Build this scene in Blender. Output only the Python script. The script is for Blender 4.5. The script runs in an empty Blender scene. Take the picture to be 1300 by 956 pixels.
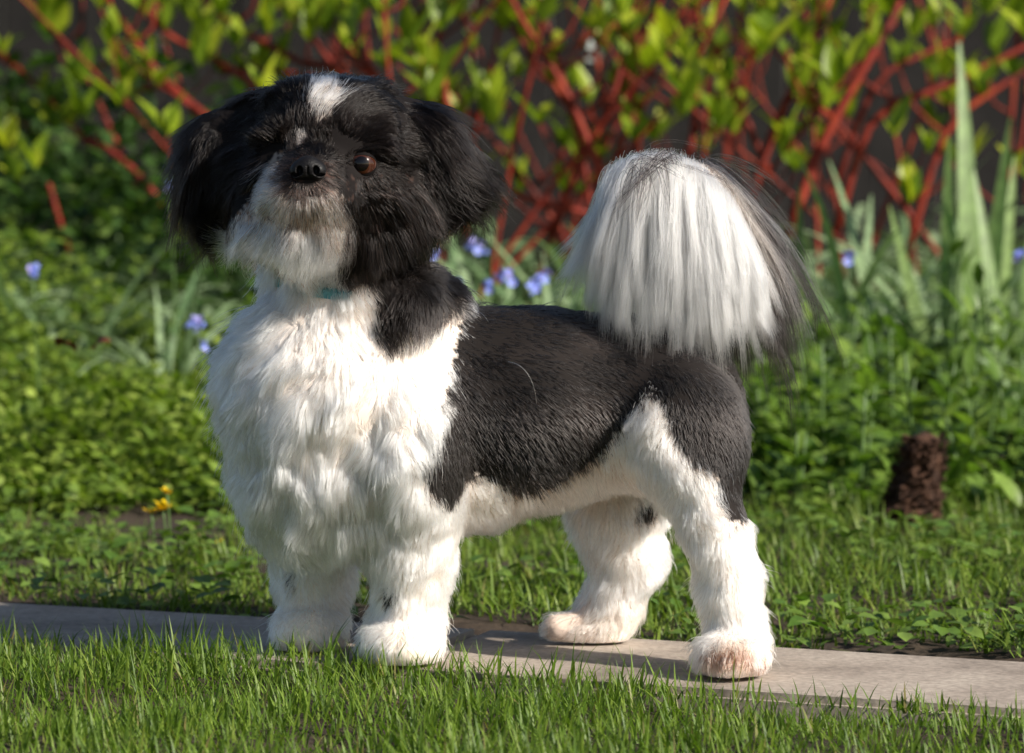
import bpy, bmesh, math, random
import numpy as np
from mathutils import Vector, Matrix

random.seed(7)
rng = np.random.default_rng(7)
S = bpy.context.scene
COL = S.collection

# ------------------------------------------------------------------ camera, sky, sun, exposure
FPX, CX, CY = 5056.0, 650.0, 478.0           # focal length and centre, in photograph pixels
CAM_H, CAM_D = 0.503, 3.2
TH = math.atan((CY - 50.0) / FPX)            # camera looks down a little
cd = bpy.data.cameras.new('camera')
cam = bpy.data.objects.new('camera', cd); COL.objects.link(cam)
cam.location = (0, -CAM_D, CAM_H)
cam.rotation_euler = (math.pi / 2 - TH, 0, 0)
cd.sensor_width = 36.0; cd.lens = FPX / 1300.0 * 36.0
cd.clip_start = 0.05; cd.clip_end = 500
cd.dof.use_dof = True; cd.dof.focus_distance = 3.13; cd.dof.aperture_fstop = 8.0
S.camera = cam

SUN_TO = Vector((0.72, -0.45, 0.52)).normalized()      # towards the sun
W = bpy.data.worlds.new('World'); S.world = W; W.use_nodes = True
nt = W.node_tree; bg = nt.nodes['Background']
sky = nt.nodes.new('ShaderNodeTexSky'); sky.sky_type = 'NISHITA'; sky.sun_disc = False
sky.sun_elevation = math.asin(SUN_TO.z)
sky.sun_rotation = math.atan2(SUN_TO.x, SUN_TO.y)
nt.links.new(sky.outputs[0], bg.inputs[0]); bg.inputs[1].default_value = 0.068
sd = bpy.data.lights.new('sun', 'SUN'); sd.energy = 5.0; sd.angle = math.radians(0.5); sd.color = (1.0, 0.93, 0.83)
so = bpy.data.objects.new('sun', sd); COL.objects.link(so)
so.rotation_euler = SUN_TO.to_track_quat('Z', 'Y').to_euler()
so.location = (3, -3, 4)
S.view_settings.view_transform = 'Standard'; S.view_settings.look = 'None'
S.view_settings.exposure = 0.74; S.view_settings.gamma = 1.0
S.render.engine = 'CYCLES'
S.cycles.max_bounces = 14; S.cycles.diffuse_bounces = 4; S.cycles.glossy_bounces = 5
S.cycles.transmission_bounces = 12; S.cycles.transparent_max_bounces = 8
S.cycles_curves.shape = 'RIBBONS'; S.cycles_curves.subdivisions = 2
S.cycles.use_denoising = True; S.cycles.denoiser = 'OPENIMAGEDENOISE'; S.cycles.denoising_prefilter = 'ACCURATE'
S.cycles.sample_clamp_indirect = 6.0

# ------------------------------------------------------------------ helpers
SIN, COS = math.sin(TH), math.cos(TH)
def at(px, py, Y):
    """the place at depth Y (metres beyond the dog) that lies along a line of sight"""
    px = np.asarray(px, float); py = np.asarray(py, float); Y = np.asarray(Y, float)
    xc = (px - CX) / FPX; yc = (CY - py) / FPX
    dy = COS + yc * SIN; dz = -SIN + yc * COS
    t = (Y + CAM_D) / dy
    return np.stack([xc * t, Y + 0 * t, CAM_H + dz * t], -1)
def ground_y(py):                             # depth of the ground at a row of the photograph
    ang = TH + math.atan((py - CY) / FPX)
    return CAM_H / math.tan(ang) - CAM_D

def tag(o, label=None, cat=None, group=None, kind=None):
    if label: o['label'] = label
    if cat: o['category'] = cat
    if group: o['group'] = group
    if kind: o['kind'] = kind
    return o
def link(o, parent=None):
    COL.objects.link(o)
    if parent is not None: o.parent = parent
    return o
def empty(name, loc, label, cat, group=None):
    o = bpy.data.objects.new(name, None); o.location = loc; o.empty_display_size = 0.05
    link(o); return tag(o, label, cat, group)
def mesh_np(name, v, f, mat=None, smooth=True, attrs=None):
    me = bpy.data.meshes.new(name)
    v = np.ascontiguousarray(v, np.float32); f = np.asarray(f)
    if f.dtype == object or f.ndim == 1:
        me.from_pydata(v.tolist(), [], [list(x) for x in f])
    else:
        n, k = f.shape
        me.vertices.add(len(v)); me.vertices.foreach_set('co', v.ravel())
        me.loops.add(n * k); me.loops.foreach_set('vertex_index', np.ascontiguousarray(f, np.int32).ravel())
        me.polygons.add(n)
        me.polygons.foreach_set('loop_start', np.arange(0, n * k, k, dtype=np.int32))
        me.update(calc_edges=True)
    me.polygons.foreach_set('use_smooth', np.full(len(me.polygons), smooth))
    for an, (ty, val) in (attrs or {}).items():
        a = me.attributes.new(an, ty, 'POINT')
        a.data.foreach_set('color' if ty == 'FLOAT_COLOR' else 'value', np.ascontiguousarray(val, np.float32).ravel())
    if mat: me.materials.append(mat)
    me.update()
    return me
def mobj(name, me, parent=None, loc=None):
    o = bpy.data.objects.new(name, me)
    if loc is not None: o.location = loc
    return link(o, parent)
def nz(a): return a / np.maximum(np.linalg.norm(a, axis=-1, keepdims=True), 1e-9)

def _hash(ix, iy, iz, s):
    h = (ix * 374761393 + iy * 668265263 + iz * 2147483647 + s * 974634777) & 0xFFFFFFFF
    h = ((h ^ (h >> 13)) * 1274126177) & 0xFFFFFFFF
    h = h ^ (h >> 16)
    return (h & 0xFFFFFF) / float(0xFFFFFF)
def vnoise(p, seed=0):
    """smooth noise, -1..1"""
    p = np.asarray(p, float); i = np.floor(p).astype(np.int64); f = p - i; f = f * f * (3 - 2 * f)
    out = 0
    for a in (0, 1):
        for b in (0, 1):
            for c in (0, 1):
                w = (f[..., 0] if a else 1 - f[..., 0]) * (f[..., 1] if b else 1 - f[..., 1]) * (f[..., 2] if c else 1 - f[..., 2])
                out = out + w * _hash(i[..., 0] + a, i[..., 1] + b, i[..., 2] + c, seed)
    return out * 2 - 1
def vnoise3(p, seed=0): return np.stack([vnoise(p, seed), vnoise(p, seed + 11), vnoise(p, seed + 23)], -1)

# ------------------------------------------------------------------ materials
def mat_new(name):
    m = bpy.data.materials.new(name); m.use_nodes = True
    n = m.node_tree; n.nodes.clear()
    out = n.nodes.new('ShaderNodeOutputMaterial')
    return m, n, out
def node(n, t, **kw):
    x = n.nodes.new(t)
    for k, v in kw.items():
        if k in x.inputs.keys(): x.inputs[k].default_value = v
        else: setattr(x, k, v)
    return x
def leaf_mat(name, stops, transl=0.35, rough=0.42, tcol=None, scale=60.0):
    """leaf surface: tint differs from leaf to leaf, light comes through the blade"""
    m, n, out = mat_new(name)
    oi = node(n, 'ShaderNodeObjectInfo'); at_ = node(n, 'ShaderNodeAttribute', attribute_name='tint')
    ad = node(n, 'ShaderNodeMath', operation='ADD'); fr = node(n, 'ShaderNodeMath', operation='FRACT')
    n.links.new(oi.outputs['Random'], ad.inputs[0]); n.links.new(at_.outputs['Fac'], ad.inputs[1]); n.links.new(ad.outputs[0], fr.inputs[0])
    cr = node(n, 'ShaderNodeValToRGB')
    el = cr.color_ramp.elements
    while len(el) < len(stops): el.new(0.5)
    for e, (p, c) in zip(el, stops): e.position = p; e.color = (*c, 1)
    n.links.new(fr.outputs[0], cr.inputs[0])
    tc = node(n, 'ShaderNodeTexCoord'); no = node(n, 'ShaderNodeTexNoise', Scale=scale, Detail=3.0)
    n.links.new(tc.outputs['Object'], no.inputs['Vector'])
    mr = node(n, 'ShaderNodeMapRange'); mr.inputs[1].default_value = 0.3; mr.inputs[2].default_value = 0.7; mr.inputs[3].default_value = 0.72; mr.inputs[4].default_value = 1.25
    n.links.new(no.outputs['Fac'], mr.inputs[0])
    mx = node(n, 'ShaderNodeVectorMath', operation='SCALE')
    n.links.new(cr.outputs[0], mx.inputs[0]); n.links.new(mr.outputs[0], mx.inputs['Scale'])
    pb = node(n, 'ShaderNodeBsdfPrincipled', Roughness=rough); n.links.new(mx.outputs[0], pb.inputs['Base Color'])
    pb.inputs['Specular IOR Level'].default_value = 0.4
    tr = node(n, 'ShaderNodeBsdfTranslucent')
    t2 = node(n, 'ShaderNodeMix', data_type='RGBA', blend_type='MULTIPLY'); t2.inputs[0].default_value = 1.0
    n.links.new(mx.outputs[0], t2.inputs[6]); t2.inputs[7].default_value = (*(tcol or (1.3, 1.5, 0.6)), 1)
    n.links.new(t2.outputs[2], tr.inputs['Color'])
    ms = node(n, 'ShaderNodeMixShader'); ms.inputs[0].default_value = transl
    n.links.new(pb.outputs[0], ms.inputs[1]); n.links.new(tr.outputs[0], ms.inputs[2]); n.links.new(ms.outputs[0], out.inputs[0])
    return m
def rough_mat(name, c1, c2, scale=20.0, rough=0.85, bump=0.4, bscale=120.0, c3=None, dist=0.004, spec=0.3):
    m, n, out = mat_new(name)
    tc = node(n, 'ShaderNodeTexCoord')
    no = node(n, 'ShaderNodeTexNoise', Scale=scale, Detail=8.0, Roughness=0.65); n.links.new(tc.outputs['Object'], no.inputs['Vector'])
    cr = node(n, 'ShaderNodeValToRGB'); e = cr.color_ramp.elements
    e[0].position = 0.32; e[0].color = (*c1, 1); e[1].position = 0.68; e[1].color = (*c2, 1)
    if c3: x = e.new(0.5); x.color = (*c3, 1)
    n.links.new(no.outputs['Fac'], cr.inputs[0])
    n2 = node(n, 'ShaderNodeTexNoise', Scale=bscale, Detail=6.0); n.links.new(tc.outputs['Object'], n2.inputs['Vector'])
    mr = node(n, 'ShaderNodeMapRange'); mr.inputs[1].default_value = 0.3; mr.inputs[2].default_value = 0.7; mr.inputs[3].default_value = 0.8; mr.inputs[4].default_value = 1.2
    n.links.new(n2.outputs['Fac'], mr.inputs[0])
    sc = node(n, 'ShaderNodeVectorMath', operation='SCALE'); n.links.new(cr.outputs[0], sc.inputs[0]); n.links.new(mr.outputs[0], sc.inputs['Scale'])
    bp = node(n, 'ShaderNodeBump', Strength=bump, Distance=dist); n.links.new(n2.outputs['Fac'], bp.inputs['Height'])
    pb = node(n, 'ShaderNodeBsdfPrincipled', Roughness=rough); pb.inputs['Specular IOR Level'].default_value = spec
    n.links.new(sc.outputs[0], pb.inputs['Base Color']); n.links.new(bp.outputs[0], pb.inputs['Normal']); n.links.new(pb.outputs[0], out.inputs[0])
    return m
def plain(name, col, rough=0.5, coat=0.0, spec=0.5):
    m, n, out = mat_new(name)
    pb = node(n, 'ShaderNodeBsdfPrincipled', Roughness=rough); pb.inputs['Base Color'].default_value = (*col, 1)
    pb.inputs['Coat Weight'].default_value = coat; pb.inputs['Coat Roughness'].default_value = 0.03
    pb.inputs['Specular IOR Level'].default_value = spec
    n.links.new(pb.outputs[0], out.inputs[0]); return m

M = {}
M['soil'] = rough_mat('soil', (0.018, 0.012, 0.008), (0.06, 0.042, 0.028), 14, 0.95, 0.9, 90)
M['slab'] = rough_mat('slab_stone', (0.17, 0.14, 0.115), (0.35, 0.30, 0.25), 11, 0.85, 0.35, 160, (0.28, 0.235, 0.195), 0.002)
M['fence'] = rough_mat('fence_board', (0.005, 0.0045, 0.004), (0.014, 0.012, 0.011), 9, 0.9, 0.5, 60)  # near-black boards: shade behind the shrubs is put into the base colour
M['bark_red'] = rough_mat('red_bark', (0.06, 0.009, 0.006), (0.26, 0.038, 0.012), 14, 0.6, 0.3, 160, (0.16, 0.016, 0.008), spec=0.2)
M['stump'] = rough_mat('stump_bark', (0.018, 0.009, 0.006), (0.085, 0.04, 0.022), 60, 0.95, 1.0, 110, dist=0.01)
M['grass'] = leaf_mat('lawn_blade', [(0, (0.06, 0.115, 0.012)), (0.5, (0.115, 0.19, 0.020)), (0.95, (0.165, 0.235, 0.03)), (1.0, (0.20, 0.16, 0.06))], 0.38, 0.5)
M['verge'] = leaf_mat('verge_blade', [(0, (0.065, 0.12, 0.014)), (0.55, (0.125, 0.195, 0.024)), (0.95, (0.18, 0.24, 0.036)), (1.0, (0.20, 0.16, 0.07))], 0.35, 0.5)
M['clover'] = leaf_mat('clover_leaf', [(0, (0.065, 0.13, 0.018)), (1, (0.15, 0.225, 0.04))], 0.3, 0.45)
M['cover'] = leaf_mat('ground_cover_leaf', [(0, (0.08, 0.14, 0.018)), (0.6, (0.17, 0.245, 0.032)), (1, (0.25, 0.32, 0.06))], 0.35, 0.45)
M['broad'] = leaf_mat('broad_leaf', [(0, (0.065, 0.125, 0.018)), (0.6, (0.13, 0.215, 0.034)), (1, (0.20, 0.29, 0.055))], 0.35, 0.36)
M['bank'] = leaf_mat('undergrowth_leaf', [(0, (0.03, 0.07, 0.016)), (0.7, (0.06, 0.12, 0.024)), (1, (0.12, 0.18, 0.03))], 0.35, 0.5)  # darker greens than the ground cover in the bed
M['strap'] = leaf_mat('strap_leaf', [(0, (0.10, 0.17, 0.075)), (0.5, (0.19, 0.27, 0.13)), (1, (0.28, 0.37, 0.21))], 0.25, 0.38, (1.1, 1.3, .7))
M['iris'] = leaf_mat('iris_blade', [(0, (0.15, 0.24, 0.07)), (1, (0.26, 0.36, 0.13))], 0.35, 0.4)
M['dogwood'] = leaf_mat('shrub_leaf', [(0, (0.10, 0.17, 0.012)), (0.35, (0.18, 0.26, 0.014)), (0.7, (0.26, 0.34, 0.018)), (1, (0.36, 0.40, 0.03))], 0.42, 0.42, (1.25, 1.3, .5))
M['blue'] = leaf_mat('blue_petal', [(0, (0.20, 0.27, 0.78)), (0.7, (0.32, 0.40, 0.86)), (1.0, (0.50, 0.38, 0.72))], 0.25, 0.6, (1, 1, 1))
M['yellow'] = leaf_mat('yellow_petal', [(0, (0.80, 0.52, 0.008)), (1, (0.88, 0.62, 0.012))], 0.2, 0.4, (1, 1, .6))
M['stalk'] = plain('green_stalk', (0.07, 0.13, 0.03), 0.5)
M['dead'] = rough_mat('dead_leaf', (0.10, 0.028, 0.012), (0.22, 0.075, 0.03), 40, 0.7, 0.4, 120)
M['tagwhite'] = plain('pale_tag', (0.55, 0.58, 0.56), 0.5)

# ------------------------------------------------------------------ ground, path, fence
PATH_A = np.array([-0.457, 0.357]); PATH_B = np.array([0.415, 0.027])      # far edge of the path
pdir = (PATH_B - PATH_A); pdir /= np.linalg.norm(pdir)
pnor = np.array([pdir[1], -pdir[0]])                                        # towards the camera
if pnor[1] > 0: pnor = -pnor
PW = 0.235
def path_coord(x, y):
    dx = x - PATH_A[0]; dy = y - PATH_A[1]
    return dx * pdir[0] + dy * pdir[1], dx * pnor[0] + dy * pnor[1]          # along, across (0 far edge .. PW near edge)

def ground_height(x, y):
    s, a = path_coord(x, y)
    edge = np.clip((np.abs(a - PW / 2) - PW / 2 + 0.012) / 0.05, 0, 1)      # sinks below the slabs
    z = -0.04 + 0.028 * edge + 0.008 * vnoise(np.stack([x * 9, y * 9, 0 * x], -1), 3) * edge
    far = np.clip((y - 1.1) / 1.5, 0, 1)
    return z + 0.02 * far * (1 + vnoise(np.stack([x * 3, y * 3, 0 * x], -1), 5))
gx = np.concatenate([np.linspace(-40, -3.2, 12), np.linspace(-3, 3, 150), np.linspace(3.2, 40, 12)])
gyv = np.concatenate([np.linspace(-12, -1.1, 10), np.linspace(-1, 3.6, 130), np.linspace(3.9, 60, 14)])
GX, GY = np.meshgrid(gx, gyv, indexing='ij')
gv = np.stack([GX, GY, ground_height(GX, GY)], -1).reshape(-1, 3)
idx = np.arange(len(gx) * len(gyv)).reshape(len(gx), len(gyv))
gf = np.stack([idx[:-1, :-1], idx[1:, :-1], idx[1:, 1:], idx[:-1, 1:]], -1).reshape(-1, 4)
tag(mobj('ground', mesh_np('ground', gv, gf, M['soil'])), kind='structure')

path = tag(link(bpy.data.objects.new('path', None)), kind='structure')
def bevel_box(name, sx, sy, sz, bev, mat, jit=0.0, seg=2):
    bm = bmesh.new(); bmesh.ops.create_cube(bm, size=1.0)
    for v in bm.verts: v.co = Vector((v.co.x * sx, v.co.y * sy, v.co.z * sz)) + Vector([random.uniform(-jit, jit) for _ in range(3)])
    bmesh.ops.bevel(bm, geom=list(bm.edges), offset=bev, segments=seg, affect='EDGES')
    me = bpy.data.meshes.new(name); bm.to_mesh(me); bm.free(); me.materials.append(mat)
    return me
ang = math.atan2(pdir[1], pdir[0])
SL = 0.60
joint0 = path_coord(-0.022, 0.19)[0]
for k in range(-4, 5):
    a0 = joint0 + k * SL; mid = PATH_A + pdir * (a0 + SL / 2) + pnor * (PW / 2)
    me = bevel_box('paving_slab', SL - 0.005, PW - random.uniform(0, 0.01), 0.05, 0.006, M['slab'], 0.0015)
    o = mobj('paving_slab', me, path, (mid[0], mid[1], -0.025 + random.uniform(-0.002, 0.0)))
    o.rotation_euler = (random.uniform(-.004, .004), random.uniform(-.004, .004), ang + random.uniform(-.006, .006))

fence = empty('board_fence', (0, 4.3, 0), 'dark weathered board fence behind the red stems, its shade put into the colour', 'fence')
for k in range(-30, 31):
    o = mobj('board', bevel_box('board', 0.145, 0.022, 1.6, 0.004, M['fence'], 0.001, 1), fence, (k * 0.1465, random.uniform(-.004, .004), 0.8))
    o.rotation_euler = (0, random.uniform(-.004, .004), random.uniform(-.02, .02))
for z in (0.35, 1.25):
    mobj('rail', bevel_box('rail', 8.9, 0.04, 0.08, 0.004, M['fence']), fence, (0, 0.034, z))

# ------------------------------------------------------------------ blades and leaves
def blades(base, length, width, azim, lean, curve, segs=3, fold=0.0):
    """many narrow blades as one vertex and face array. base (n,3)"""
    n = len(base); t = np.linspace(0, 1, segs + 1)
    a = lean[:, None] + curve[:, None] * t[None, :]                        # angle from the vertical along the blade
    dl = (length / segs)[:, None]
    hx = np.concatenate([np.zeros((n, 1)), np.cumsum(np.sin((a[:, 1:] + a[:, :-1]) / 2) * dl, 1)], 1)
    hz = np.concatenate([np.zeros((n, 1)), np.cumsum(np.cos((a[:, 1:] + a[:, :-1]) / 2) * dl, 1)], 1)
    d = np.stack([np.cos(azim), np.sin(azim), 0 * azim], -1); sidev = np.stack([-np.sin(azim), np.cos(azim), 0 * azim], -1)
    cen = base[:, None, :] + d[:, None, :] * hx[..., None] + np.array([0, 0, 1.0]) * hz[..., None]
    prof = np.clip(1.0 - t ** 2.2, 0.03, 1) * (0.75 + 0.6 * t * (1 - t))
    w = width[:, None] * prof[None, :] * 0.5
    Lv = cen - sidev[:, None, :] * w[..., None]; Rv = cen + sidev[:, None, :] * w[..., None]
    v = np.stack([Lv, Rv], 2).reshape(n, -1, 3)                            # per blade: 2*(segs+1)
    m = 2 * (segs + 1); q = []
    for i in range(segs): q.append([2 * i, 2 * i + 1, 2 * i + 3, 2 * i + 2])
    f = (np.array(q)[None] + (np.arange(n) * m)[:, None, None]).reshape(-1, 4)
    return v.reshape(-1, 3), f, m
def leaf_template(length, width, shape='lance', bend=0.5, fold=0.25, rows=5):
    """one leaf from the origin along +Y, curling towards -Z at the tip"""
    t = np.linspace(0, 1, rows + 1)
    if shape == 'lance': pr = np.sin(np.pi * np.clip(t, 0, 1) ** 0.8) ** 0.85
    elif shape == 'oval': pr = np.sin(np.pi * t ** 0.75) ** 0.6
    else: pr = np.clip(1 - t ** 2.5, 0, 1) * 0.9 + 0.1
    pr = np.maximum(pr, 0.04)
    a = -bend * t
    y = np.concatenate([[0], np.cumsum(np.cos((a[1:] + a[:-1]) / 2))]) * length / rows
    z = np.concatenate([[0], np.cumsum(np.sin((a[1:] + a[:-1]) / 2))]) * length / rows
    w = width / 2 * pr
    L_ = np.stack([-w, y, z + w * fold], -1); C_ = np.stack([0 * w, y, z], -1); R_ = np.stack([w, y, z + w * fold], -1)
    v = np.stack([L_, C_, R_], 1).reshape(-1, 3); f = []
    for i in range(rows):
        b = 3 * i; f += [[b, b + 1, b + 4, b + 3], [b + 1, b + 2, b + 5, b + 4]]
    return v, np.array(f)
def rot_np(az, tilt, roll):
    """leaf along direction azim, raised by tilt, rolled about itself. (n,3,3)"""
    n = len(az)
    def R(ax, a):
        c, s = np.cos(a), np.sin(a); m = np.zeros((n, 3, 3)); i, j, k = {'x': (0, 1, 2), 'y': (1, 2, 0), 'z': (2, 0, 1)}[ax]
        m[:, i, i] = 1; m[:, j, j] = c; m[:, j, k] = -s; m[:, k, j] = s; m[:, k, k] = c; return m
    return R('z', az - np.pi / 2) @ R('x', tilt) @ R('y', roll)
def scatter(tv, tf, pos, az, tilt, roll, sc):
    Rm = rot_np(az, tilt, roll)
    v = np.einsum('nij,kj->nki', Rm, tv) * sc[:, None, None] + pos[:, None, :]
    f = (tf[None] + (np.arange(len(pos)) * len(tv))[:, None, None]).reshape(-1, tf.shape[1])
    return v.reshape(-1, 3), f
def U(a, b, n): return rng.uniform(a, b, n)

# foreground lawn
def lawn(name, n, xr, yr, keep, ln, wd, mat, lean=0.5, curve=0.9, segs=3):
    x = U(*xr, n); y = U(*yr, n); s, a = path_coord(x, y)
    k = keep(x, y, s, a); x, y, a = x[k], y[k], a[k]; n = len(x)
    z = np.where((a > PW * .5) & (a < PW + .02), np.maximum(ground_height(x, y), -.006), ground_height(x, y)) - 0.003
    patch = vnoise(np.stack([x * 14, y * 14, 0 * x], -1), 41)
    L = U(*ln, n) * (1 + 0.35 * patch) * np.where(rng.random(n) < 0.06, 1.35, 1.0)
    if name == 'lawn_grass': L = L * (1 - .3 * np.clip(x / .35, 0, 1))
    v, f, m = blades(np.stack([x, y, z], -1), L, U(*wd, n), U(0, 2 * np.pi, n), np.abs(rng.normal(0, lean, n)), U(0.1, curve, n), segs)
    return mesh_np(name, v, f, mat, True, {'tint': ('FLOAT', np.repeat(rng.random(n), m))})
edge_n = lambda x, y: 0.012 * vnoise(np.stack([x * 22, y * 22, 0 * x], -1), 8)
tag(mobj('lawn_grass', lawn('lawn_grass', 75000, (-1.0, 1.0), (-0.85, 0.3), lambda x, y, s, a: (a > PW + 0.002 + edge_n(x, y) - 0.035 * np.clip((0.16 - x) / 0.3, 0, 1)) & (a < PW + 0.75), (0.011, 0.040), (0.0013, 0.0030), M['grass'], 0.5, 1.0)),
    'short bright green lawn along the near edge of the path', 'grass', kind='stuff')
tag(mobj('verge_grass', lawn('verge_grass', 150000, (-1.3, 1.3), (-0.5, 1.75), lambda x, y, s, a: (a < -0.004 + 2 * edge_n(x, y)) & (a > -1.35) & (vnoise(np.stack([x * 6, y * 6, 0 * x], -1), 77) > -0.45 + 0.5 * np.clip(1 + a / .12, 0, 1)), (0.010, 0.042), (0.0017, 0.0040), M['verge'], 1.0, 1.6)),
    'tufty green grass verge on the far side of the path', 'grass', kind='stuff')
# clover and small weeds in the verge
n = 16000; x = U(-1.3, 1.3, n); y = U(-0.4, 1.7, n); s_, a_ = path_coord(x, y)
k = (a_ < -0.02) & (vnoise(np.stack([x * 8, y * 8, 0 * x], -1), 21) > 0.0); x, y = x[k], y[k]; n = len(x)
tv, tf = leaf_template(0.017, 0.012, 'oval', 0.4, 0.25, 3)
v, f = scatter(tv, tf, np.stack([x, y, ground_height(x, y) + U(0.008, 0.03, n)], -1), U(0, 6.28, n), U(-0.2, 0.7, n), U(-.4, .4, n), U(0.6, 1.3, n))
tag(mobj('verge_clover', mesh_np('verge_clover', v, f, M['clover'], True, {'tint': ('FLOAT', np.repeat(rng.random(n), len(tv)))})),
    'small round leaved weeds spread through the grass verge', 'ground cover', kind='stuff')

# leafy ground cover mass in the bed (uncountable), taller towards the back
def cover_mass(name, n, xr, yr, hfun, tmpl, mat, label, seed, sc=(0.6, 1.3), tint=(0, 1)):
    x = U(*xr, n); y = U(*yr, n)
    h = hfun(x, y); hole = vnoise(np.stack([x * 13, y * 13, 0 * x], -1), seed + 50); k = (h > 0.015) & (hole + 0.25 * rng.standard_normal(n) > -0.28); x, y, h = x[k], y[k], h[k]; n = len(x)
    z = ground_height(x, y) + h * rng.random(n) ** 0.55
    tv, tf = tmpl
    v, f = scatter(tv, tf, np.stack([x, y, z], -1), U(0, 6.28, n), U(-0.3, 1.2, n), U(-.5, .5, n), U(*sc, n))
    return tag(mobj(name, mesh_np(name, v, f, mat, True, {'tint': ('FLOAT', np.repeat(U(*tint, n), len(tv)))})), label, 'ground cover', kind='stuff')
def hump(x, y, sd, fx=5.0):
    return 0.5 + 0.5 * vnoise(np.stack([x * fx, y * fx, 0 * x], -1), sd)
def h_left(x, y):
    f = np.clip((y - 1.02) / 0.25, 0, 1)
    return f * (0.02 + 0.20 * hump(x, y, 31, 4.5) ** 1.3 + 0.06 * np.clip((y - 1.3) / .8, 0, 1)) * np.clip((-0.0 - x) / 0.3, 0, 1)
cover_mass('leafy_ground_cover', 30000, (-1.2, 0.05), (1.0, 2.3), h_left, leaf_template(0.020, 0.012, 'oval', 0.5, 0.3, 3), M['cover'],
           'low yellow green leafy ground cover filling the bed behind the yellow flowers', 31)
def h_right(x, y):
    f = np.clip((y - 1.0 + 0.25 * vnoise(np.stack([x * 7, y * 0, x * 0], -1), 4)) / 0.25, 0, 1)
    return f * (0.02 + 0.06 * hump(x, y, 33, 6) + 0.05 * np.clip((y - 1.3) / .8, 0, 1)) * np.clip((x - 0.0) / 0.25, 0, 1)
cover_mass('dark_ground_cover', 9500, (-0.1, 1.2), (0.95, 2.3), h_right, leaf_template(0.042, 0.016, 'lance', 0.6, 0.3, 5), M['broad'],
           'dense lance leaved ground cover between the leafy plants behind the hind legs', 33)
def h_back(x, y):
    return 0.04 + 0.17 * hump(x, y, 37, 4)
cover_mass('back_undergrowth', 9000, (-1.5, 1.5), (2.1, 3.4), h_back, leaf_template(0.13, 0.011, 'strap', 1.4, 0.2, 5), M['strap'],
           'dull green undergrowth around the feet of the red stemmed shrubs', 37)

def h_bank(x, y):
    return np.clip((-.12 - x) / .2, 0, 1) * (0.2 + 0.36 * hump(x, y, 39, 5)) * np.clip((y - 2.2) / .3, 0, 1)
cover_mass('left_undergrowth', 12000, (-1.5, -.1), (2.2, 3.6), h_bank, leaf_template(0.040, 0.020, 'oval', 0.6, 0.25, 3), M['bank'],
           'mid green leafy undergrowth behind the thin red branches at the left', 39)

# ------------------------------------------------------------------ separate plants
def leaf_meshes(prefix, mat, L, Wd, shape, bends, fold=0.25, rows=6):
    out = []
    for b in bends:
        v, f = leaf_template(L, Wd, shape, b, fold, rows); out.append(mesh_np(prefix, v, f, mat))
    return out
def put_leaf(name, me, parent, pos, az, tilt, roll, sc):
    o = bpy.data.objects.new(name, me); COL.objects.link(o); o.parent = parent
    o.location = pos
    o.rotation_euler = (Matrix.Rotation(az - math.pi / 2, 3, 'Z') @ Matrix.Rotation(tilt, 3, 'X') @ Matrix.Rotation(roll, 3, 'Y')).to_euler()
    o.scale = (sc, sc, sc); return o
def tube(pts, rad, sides=6):
    """tube mesh arrays through points with radii"""
    pts = np.asarray(pts, float); rad = np.asarray(rad, float); n = len(pts)
    tg = nz(np.gradient(pts, axis=0)); ref = np.array([0.31, 0.9, 0.2]); a = nz(np.cross(tg, ref)); b = np.cross(tg, a)
    th = np.linspace(0, 2 * np.pi, sides, endpoint=False)
    v = (pts[:, None] + rad[:, None, None] * (a[:, None] * np.cos(th)[None, :, None] + b[:, None] * np.sin(th)[None, :, None])).reshape(-1, 3)
    f = []
    for i in range(n - 1):
        for j in range(sides): f.append([i * sides + j, i * sides + (j + 1) % sides, (i + 1) * sides + (j + 1) % sides, (i + 1) * sides + j])
    f.append(list(range(sides))[::-1]); f.append([(n - 1) * sides + j for j in range(sides)])
    return v, f
def tube_mesh(name, pts, rad, mat, sides=6):
    v, f = tube(pts, rad, sides)
    me = bpy.data.meshes.new(name); me.from_pydata(v.tolist(), [], f); me.materials.append(mat)
    for p in me.polygons: p.use_smooth = True
    return me
def spline(pts, n=12):
    pts = np.asarray(pts, float); P = np.vstack([2 * pts[0] - pts[1], pts, 2 * pts[-1] - pts[-2]])
    out = []; m = len(pts) - 1
    for u in np.linspace(0, m, n):
        i = min(int(u), m - 1); t = u - i; a, b, c, d = P[i:i + 4]
        out.append(0.5 * (2 * b + (c - a) * t + (2 * a - 5 * b + 4 * c - d) * t * t + (3 * b - a - 3 * c + d) * t ** 3))
    return np.array(out)

BROAD = leaf_meshes('leaf', M['broad'], 0.064, 0.024, 'lance', (0.5, 0.9, 1.3))
def leafy_plant(px, Y, h, stems, label, spread=0.03):
    b = at(px, 500, Y); b[2] = float(ground_height(b[0], Y))
    p = empty('leafy_plant', b, label, 'plant', 'broad leaved plants in the bed')
    for i in range(stems):
        a = random.uniform(0, 6.28); r = spread * math.sqrt(random.random())
        hh = h * random.uniform(0.6, 1.0); lean = np.array([math.cos(a), math.sin(a), 0]) * r
        pts = spline([lean * 0.5, lean * 1.0 + [0, 0, hh * .5], lean * 1.5 + [0, 0, hh]], 6)
        mobj('stem', tube_mesh('stem', pts, np.linspace(.0022, .0014, 6), M['stalk'], 5), p)
        k = random.randint(9, 12)
        for j in range(k):
            t = (j + 1) / k; q = pts[min(5, int(t * 5))]
            put_leaf('leaf', random.choice(BROAD), p, q, j * 2.4 + a, 0.25 + 0.9 * t ** 2 + random.uniform(-.2, .2), random.uniform(-.3, .3), random.uniform(.7, 1.15) * (1.1 - 0.45 * t))
    return p
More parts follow.
